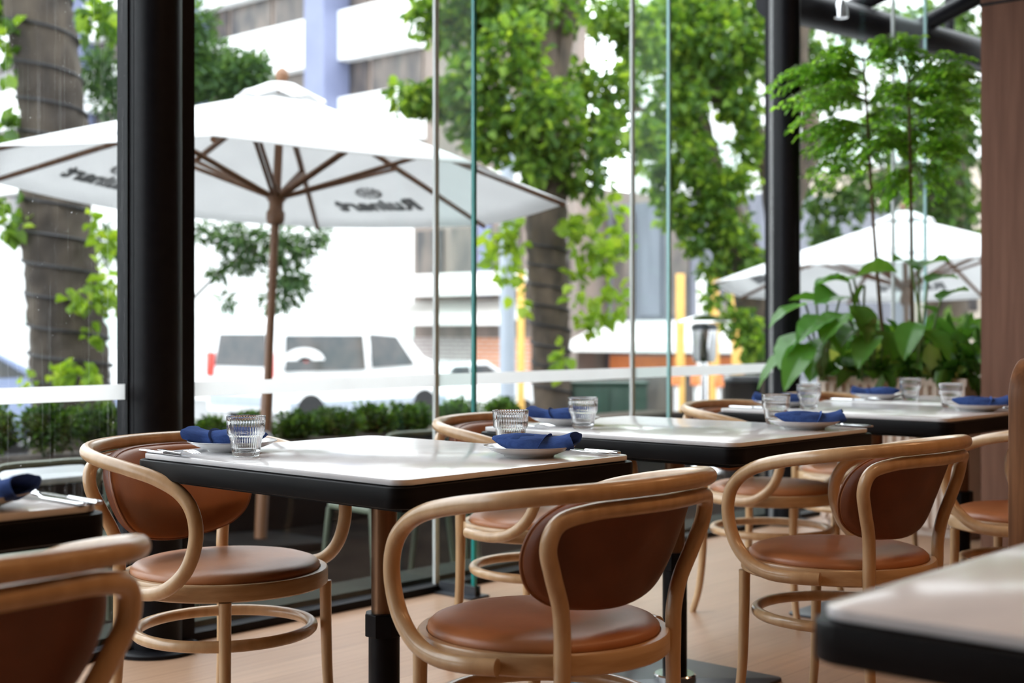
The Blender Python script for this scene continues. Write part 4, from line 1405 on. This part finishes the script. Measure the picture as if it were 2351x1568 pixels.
VAN = [(0, .35), (-.02, .6), (.03, 1.15), (.12, 1.78), (.25, 1.92), (2.2, 1.94), (2.75, 1.86), (3.35, 1.22), (3.95, 1.02), (4.1, .8), (4.1, .35), (3.6, .28), (.4, .28)]
vz = ZS - .02
v = car('white van with a round emblem on its dark side window, seen between hedge and umbrella', (13.44, 18.1, vz), 0, WHITEP, VAN, 1.8, (.75, 3.35), .32,
        [([(.22, 1.02), (1.95, 1.02), (1.95, 1.60), (.30, 1.60)], 'side_window'), ([(2.1, 1.05), (3.1, 1.08), (2.72, 1.58), (2.1, 1.62)], 'front_window')],
        [((-.035, -.88, .92), (.03, -.72, 1.32)), ((-.035, .72, .92), (.03, .88, 1.32))], 'parked_van', .14)
q = []
for dx in (-.012, .006):
    q.append([(-.01 + dx + .09 * max(0, (z - 1.15)) * .9 + .02, y, z) for y, z in ((-.68, 1.10), (.68, 1.10), (.60, 1.62), (-.60, 1.62))])
MB().loft(q).build('rear_window', CARGL, v, smooth=False)
MB().box((-.03, -.8, .45), (.0, .8, .62)).build('bumper', GREYPOST, v)
MB().box((.3, -.905, .30), (3.9, -.87, .52)).build('sill', GREYPOST, v)
mk = MB()
Mk = Matrix.Translation((.62, -.872, 1.17)) @ Matrix.Rotation(PI / 2, 4, 'X') @ Matrix.Diagonal((1, .52, 1, 1))
mk.lathe([(.30, 0), (.44, 0), (.44, .012), (.30, .012)], 36, M=Mk)
mk.lathe([(0, 0), (.17, 0), (.17, .012), (0, .012)], 24, M=Mk @ Matrix.Translation((.02, -.02, 0)))
for q in range(5):
    mk.lathe([(.06, 0), (.11, 0), (.11, .012), (.06, .012)], 16, M=Mk @ Matrix.Translation((.56 + .2 * q, -.14, 0)))
e = mk.build('emblem', WHITEP, v)
MB().lathe([(0, 0), (.04, 0), (.04, .016), (0, .016)], 16, M=Mk @ Matrix.Translation((.04, -.02, 0))).build('emblem_dot', REDL, e)
SED = [(0, .35), (-.02, .65), (.1, .95), (.75, 1.02), (1.25, 1.40), (2.3, 1.46), (3.1, 1.05), (4.1, .85), (4.3, .65), (4.3, .35), (3.9, .25), (.4, .25)]
SEDW = [([(.85, 1.04), (1.75, 1.04), (1.75, 1.36), (1.3, 1.36)], 'side_window'), ([(1.82, 1.04), (2.85, 1.05), (2.3, 1.38), (1.82, 1.38)], 'side_window')]
car('blue-grey car cut by the left border behind the thick trunk', (6.3, 17.8, vz), 0, BLUEP, SED, 1.75, (.8, 3.4), .31, SEDW)
car('low white car parked between the glass fin and the grey post', (18.6, 20.3, ZST(20.5) - .1), 0, WHITEP, SED, 1.75, (.8, 3.4), .31, SEDW, [((-.03, -.85, .75), (.03, -.6, .92)), ((-.03, .6, .75), (.03, .85, .92))])
car('dark car parked low between the second glass fin and the green cabinet', (21.4, 13.2, ZST(23) - .25), .05, DARKP, SED, 1.75, (.8, 3.4), .31, SEDW)

# ---- buildings
def facade(label, X0, y0, y1, z0, floors, fh, wh, matw, matg, name='apartment_building', depth=9, bay=3.0, cols=()):
    """street front in the plane x = X0 facing -x: white spandrels, a window in every bay of every floor"""
    t = thing(name, label, 'building', (X0, (y0 + y1) / 2, z0))
    yl = (y1 - y0) / 2
    top = floors * fh + 1
    MB().box((.25, -yl, 0), (depth, yl, top)).build('wall', matg, t, smooth=False)
    for f in range(floors + 1):
        z = f * fh
        MB().box((-.35, -yl, z - .02), (.25, yl, z + fh - wh)).build('balcony', matw, t, smooth=False)
        nb = max(1, int((y1 - y0) / bay))
        for k in range(nb):
            a = -yl + (2 * yl) * k / nb
            b = -yl + (2 * yl) * (k + 1) / nb
            if f < floors:
                w_ = MB().box((.18, a + .12, z + fh - wh), (.27, b - .12, z + fh)).build('window', DARKGL, t, smooth=False)
    for c in cols:
        MB().box((-1.0, c - (y0 + y1) / 2 - .55, 0), (.3, c - (y0 + y1) / 2 + .55, top)).build('pillar', BLUECOL, t, smooth=False)
    return t


facade('tall white building with balcony bands and blue-grey pillars above the big umbrella', 32, 33, 66, -1.65, 6, 3.1, 1.35, WHITEW, BROWNF, bay=2.6, cols=(37.4, 45.8, 54.5))
# low shop building across the street
XB2 = 24.0
t = thing('shop_building', 'low shop with brown panels, white awnings and brick base behind the grey post', 'building', (XB2, 22.6, -1.6))
MB().box((0, -3.0, 0), (6, 2.4, 6.0)).build('wall', BROWNF, t, smooth=False)
for k, (a, b) in enumerate(((-2.8, -1.6), (-1.3, -.5), (.2, 1.0), (1.3, 2.2))):
    MB().box((-.08, a, 3.7), (.02, b, 5.2)).build('window', DARKGL, t, smooth=False)
MB().box((-.1, -.35, 3.5), (0, .05, 6)).build('pilaster', BLUECOL, t, smooth=False)
MB().box((-.06, .2, 0), (0, 2.4, 2.5)).build('grey_brick_wall', BRICKG, t, smooth=False)
MB().box((-.06, -1.6, 0), (0, .2, 2.5)).build('orange_brick_wall', BRICKR, t, smooth=False)
for zt, dy in ((4.1, .0), (3.4, -.1)):
    MB().loft([[(-.1, -2.0, zt), (-.1, 2.4, zt), (-1.2, 2.4, zt - .45), (-1.2, -2.0, zt - .45)], [(-.1, -2.0, zt - .04), (-.1, 2.4, zt - .04), (-1.2, 2.4, zt - .60), (-1.2, -2.0, zt - .60)]]).build('awning', AWN, t, smooth=False)
t = thing('glass_office', 'blue-grey office front between the slim trunk and the second glass fin', 'building', (25.0, 17.0, -1.8))
MB().box((0, -2.2, 0), (6, 2.5, 5.8)).build('wall', GREYF, t, smooth=False)
for k in range(6):
    MB().box((-.06, -2.1 + .76 * k, 3.2), (0.02, -1.5 + .76 * k, 5.6)).build('window', DARKGL if k % 2 else GREYF, t, smooth=False)
MB().loft([[(-.1, -2.2, 3.1), (-.1, 2.5, 3.1), (-1.5, 2.5, 2.6), (-1.5, -2.2, 2.6)], [(-.1, -2.2, 3.05), (-.1, 2.5, 3.05), (-1.5, 2.5, 2.40), (-1.5, -2.2, 2.40)]]).build('awning', AWN, t, smooth=False)
MB().box((-.05, -2.0, 1.9), (.02, 2.4, 2.3)).build('sign_band', ORANGE, t, smooth=False)
MB().box((-.05, -2.0, .3), (.02, 2.4, 1.85)).build('shop_window', DARKGL, t, smooth=False)
t = thing('beige_house', 'pale beige house glimpsed through the tree beside the slim column', 'building', (34.0, 17.5, -2))
MB().box((0, -5.5, 0), (7.5, 2.6, 7.5)).build('wall', BEIGEB, t, smooth=False)
for k in range(4):
    for f in range(1):
        MB().box((-.05, -5 + 1.9 * k, 3.6 + 3 * f), (.02, -4 + 1.9 * k, 5.2 + 3 * f)).build('window', DARKGL, t, smooth=False)
MB().box((-.15, -5.6, 7.5), (7.6, 2.7, 7.8)).build('cornice', WHITEW, t, smooth=False)
t = thing('white_building', 'bright white low building far behind the van', 'building', (27.0, 33.0, -1.4))
MB().box((0, -6.2, 0), (3.5, 29, 7.2)).build('wall', WHITEW, t, smooth=False)
for k in range(14):
    MB().box((-.05, -5.6 + 2.3 * k, 1.9), (.02, -3.9 + 2.3 * k, 3.1)).build('window', PALEGL, t, smooth=False)

def block(name, label, a, b, nwin, fl, zw0, along, matw=None):
    t = thing(name, label, 'building', ((a[0] + b[0]) / 2, (a[1] + b[1]) / 2, a[2]))
    c = Vector(t.location)
    MB().box(Vector(a) - c, Vector(b) - c).build('wall', matw or WHITEW, t, smooth=False)
    for f in range(fl):
        for k in range(nwin):
            z = zw0 + f * 3.4
            if along == 'y':
                L = (b[1] - a[1]) / nwin
                y = a[1] - c.y + L * (k + .25)
                MB().box((a[0] - c.x - .05, y, z), (a[0] - c.x + .02, y + L * .5, z + 1.6)).build('window', PALEGL, t, smooth=False)
            else:
                L = (b[0] - a[0]) / nwin
                x = a[0] - c.x + L * (k + .25)
                MB().box((x, a[1] - c.y - .05, z), (x + L * .5, a[1] - c.y + .02, z + 1.6)).build('window', PALEGL, t, smooth=False)
    return t


block('low_sky_block_right', 'tall plain white block added behind the right trees to cover low sky', (42, -30, -2.4), (52, 31.5, 22), 9, 3, 9, 'y')  # added to cut the low sky light that reaches the room
block('low_sky_block_left', 'white block out of view at the far left, added to block low sky', (-70, 50, -1.2), (21, 60, 22), 10, 2, 6, 'x')  # unseen from the camera, added only to shut out sky light
# ------------------------------------------------------------------ light
w = bpy.data.worlds.new('overcast_sky')
SC.world = w
w.use_nodes = True
bg = w.node_tree.nodes['Background']
bg.inputs['Color'].default_value = (.90, .95, 1.0, 1)
bg.inputs['Strength'].default_value = 5.6

# warm recessed ceiling lights deeper in the room
def spot(x, y, e):
    t = thing('ceiling_light', 'warm round recessed ceiling light over the inner dining room', 'lamp', (x, y, 3.42), group='recessed ceiling spots')
    MB().lathe([(.215, -.012), (.235, -.012), (.235, 0), (.215, 0)], 32).build('trim_ring', STEEL, t)
    l = bpy.data.lights.new('spot_bulb', 'AREA')
    l.shape = 'DISK'
    l.size = .42
    l.energy = e
    l.color = (1, .57, .29)
    lo = bpy.data.objects.new('spot_bulb', l)
    COL.objects.link(lo)
    lo.parent = t
    lo.location = (0, 0, -.015)


for x, y, e in ((1.75, .25, 19), (3.6, .2, 9), (5.4, .6, 14), (.2, .3, 7), (2.2, -2.0, 5), (4.2, -2.0, 5)):
    spot(x, y, e)

# ------------------------------------------------------------------ camera
cam = bpy.data.cameras.new('camera')
co = bpy.data.objects.new('camera', cam)
COL.objects.link(co)
co.location = (0, 0, H)
co.rotation_euler = (PI / 2, 0, math.radians(-48))
cam.sensor_width = 36
cam.lens = F / 2351 * 36
cam.shift_y = (HY - 784) / 2351
cam.clip_end = 300
cam.dof.use_dof = True
cam.dof.focus_distance = 3.0
cam.dof.aperture_fstop = 3.1
SC.camera = co

vs = SC.view_settings
vs.view_transform = 'Standard'
vs.look = 'None'
vs.gamma = 1
vs.exposure = 0
vs.use_curve_mapping = False
SC.display_settings.display_device = 'sRGB'
cy = SC.cycles
cy.use_denoising = True
cy.max_bounces = 8
cy.diffuse_bounces = 3
cy.glossy_bounces = 4
cy.transmission_bounces = 8
cy.transparent_max_bounces = 12
cy.caustics_reflective = False
cy.caustics_refractive = False
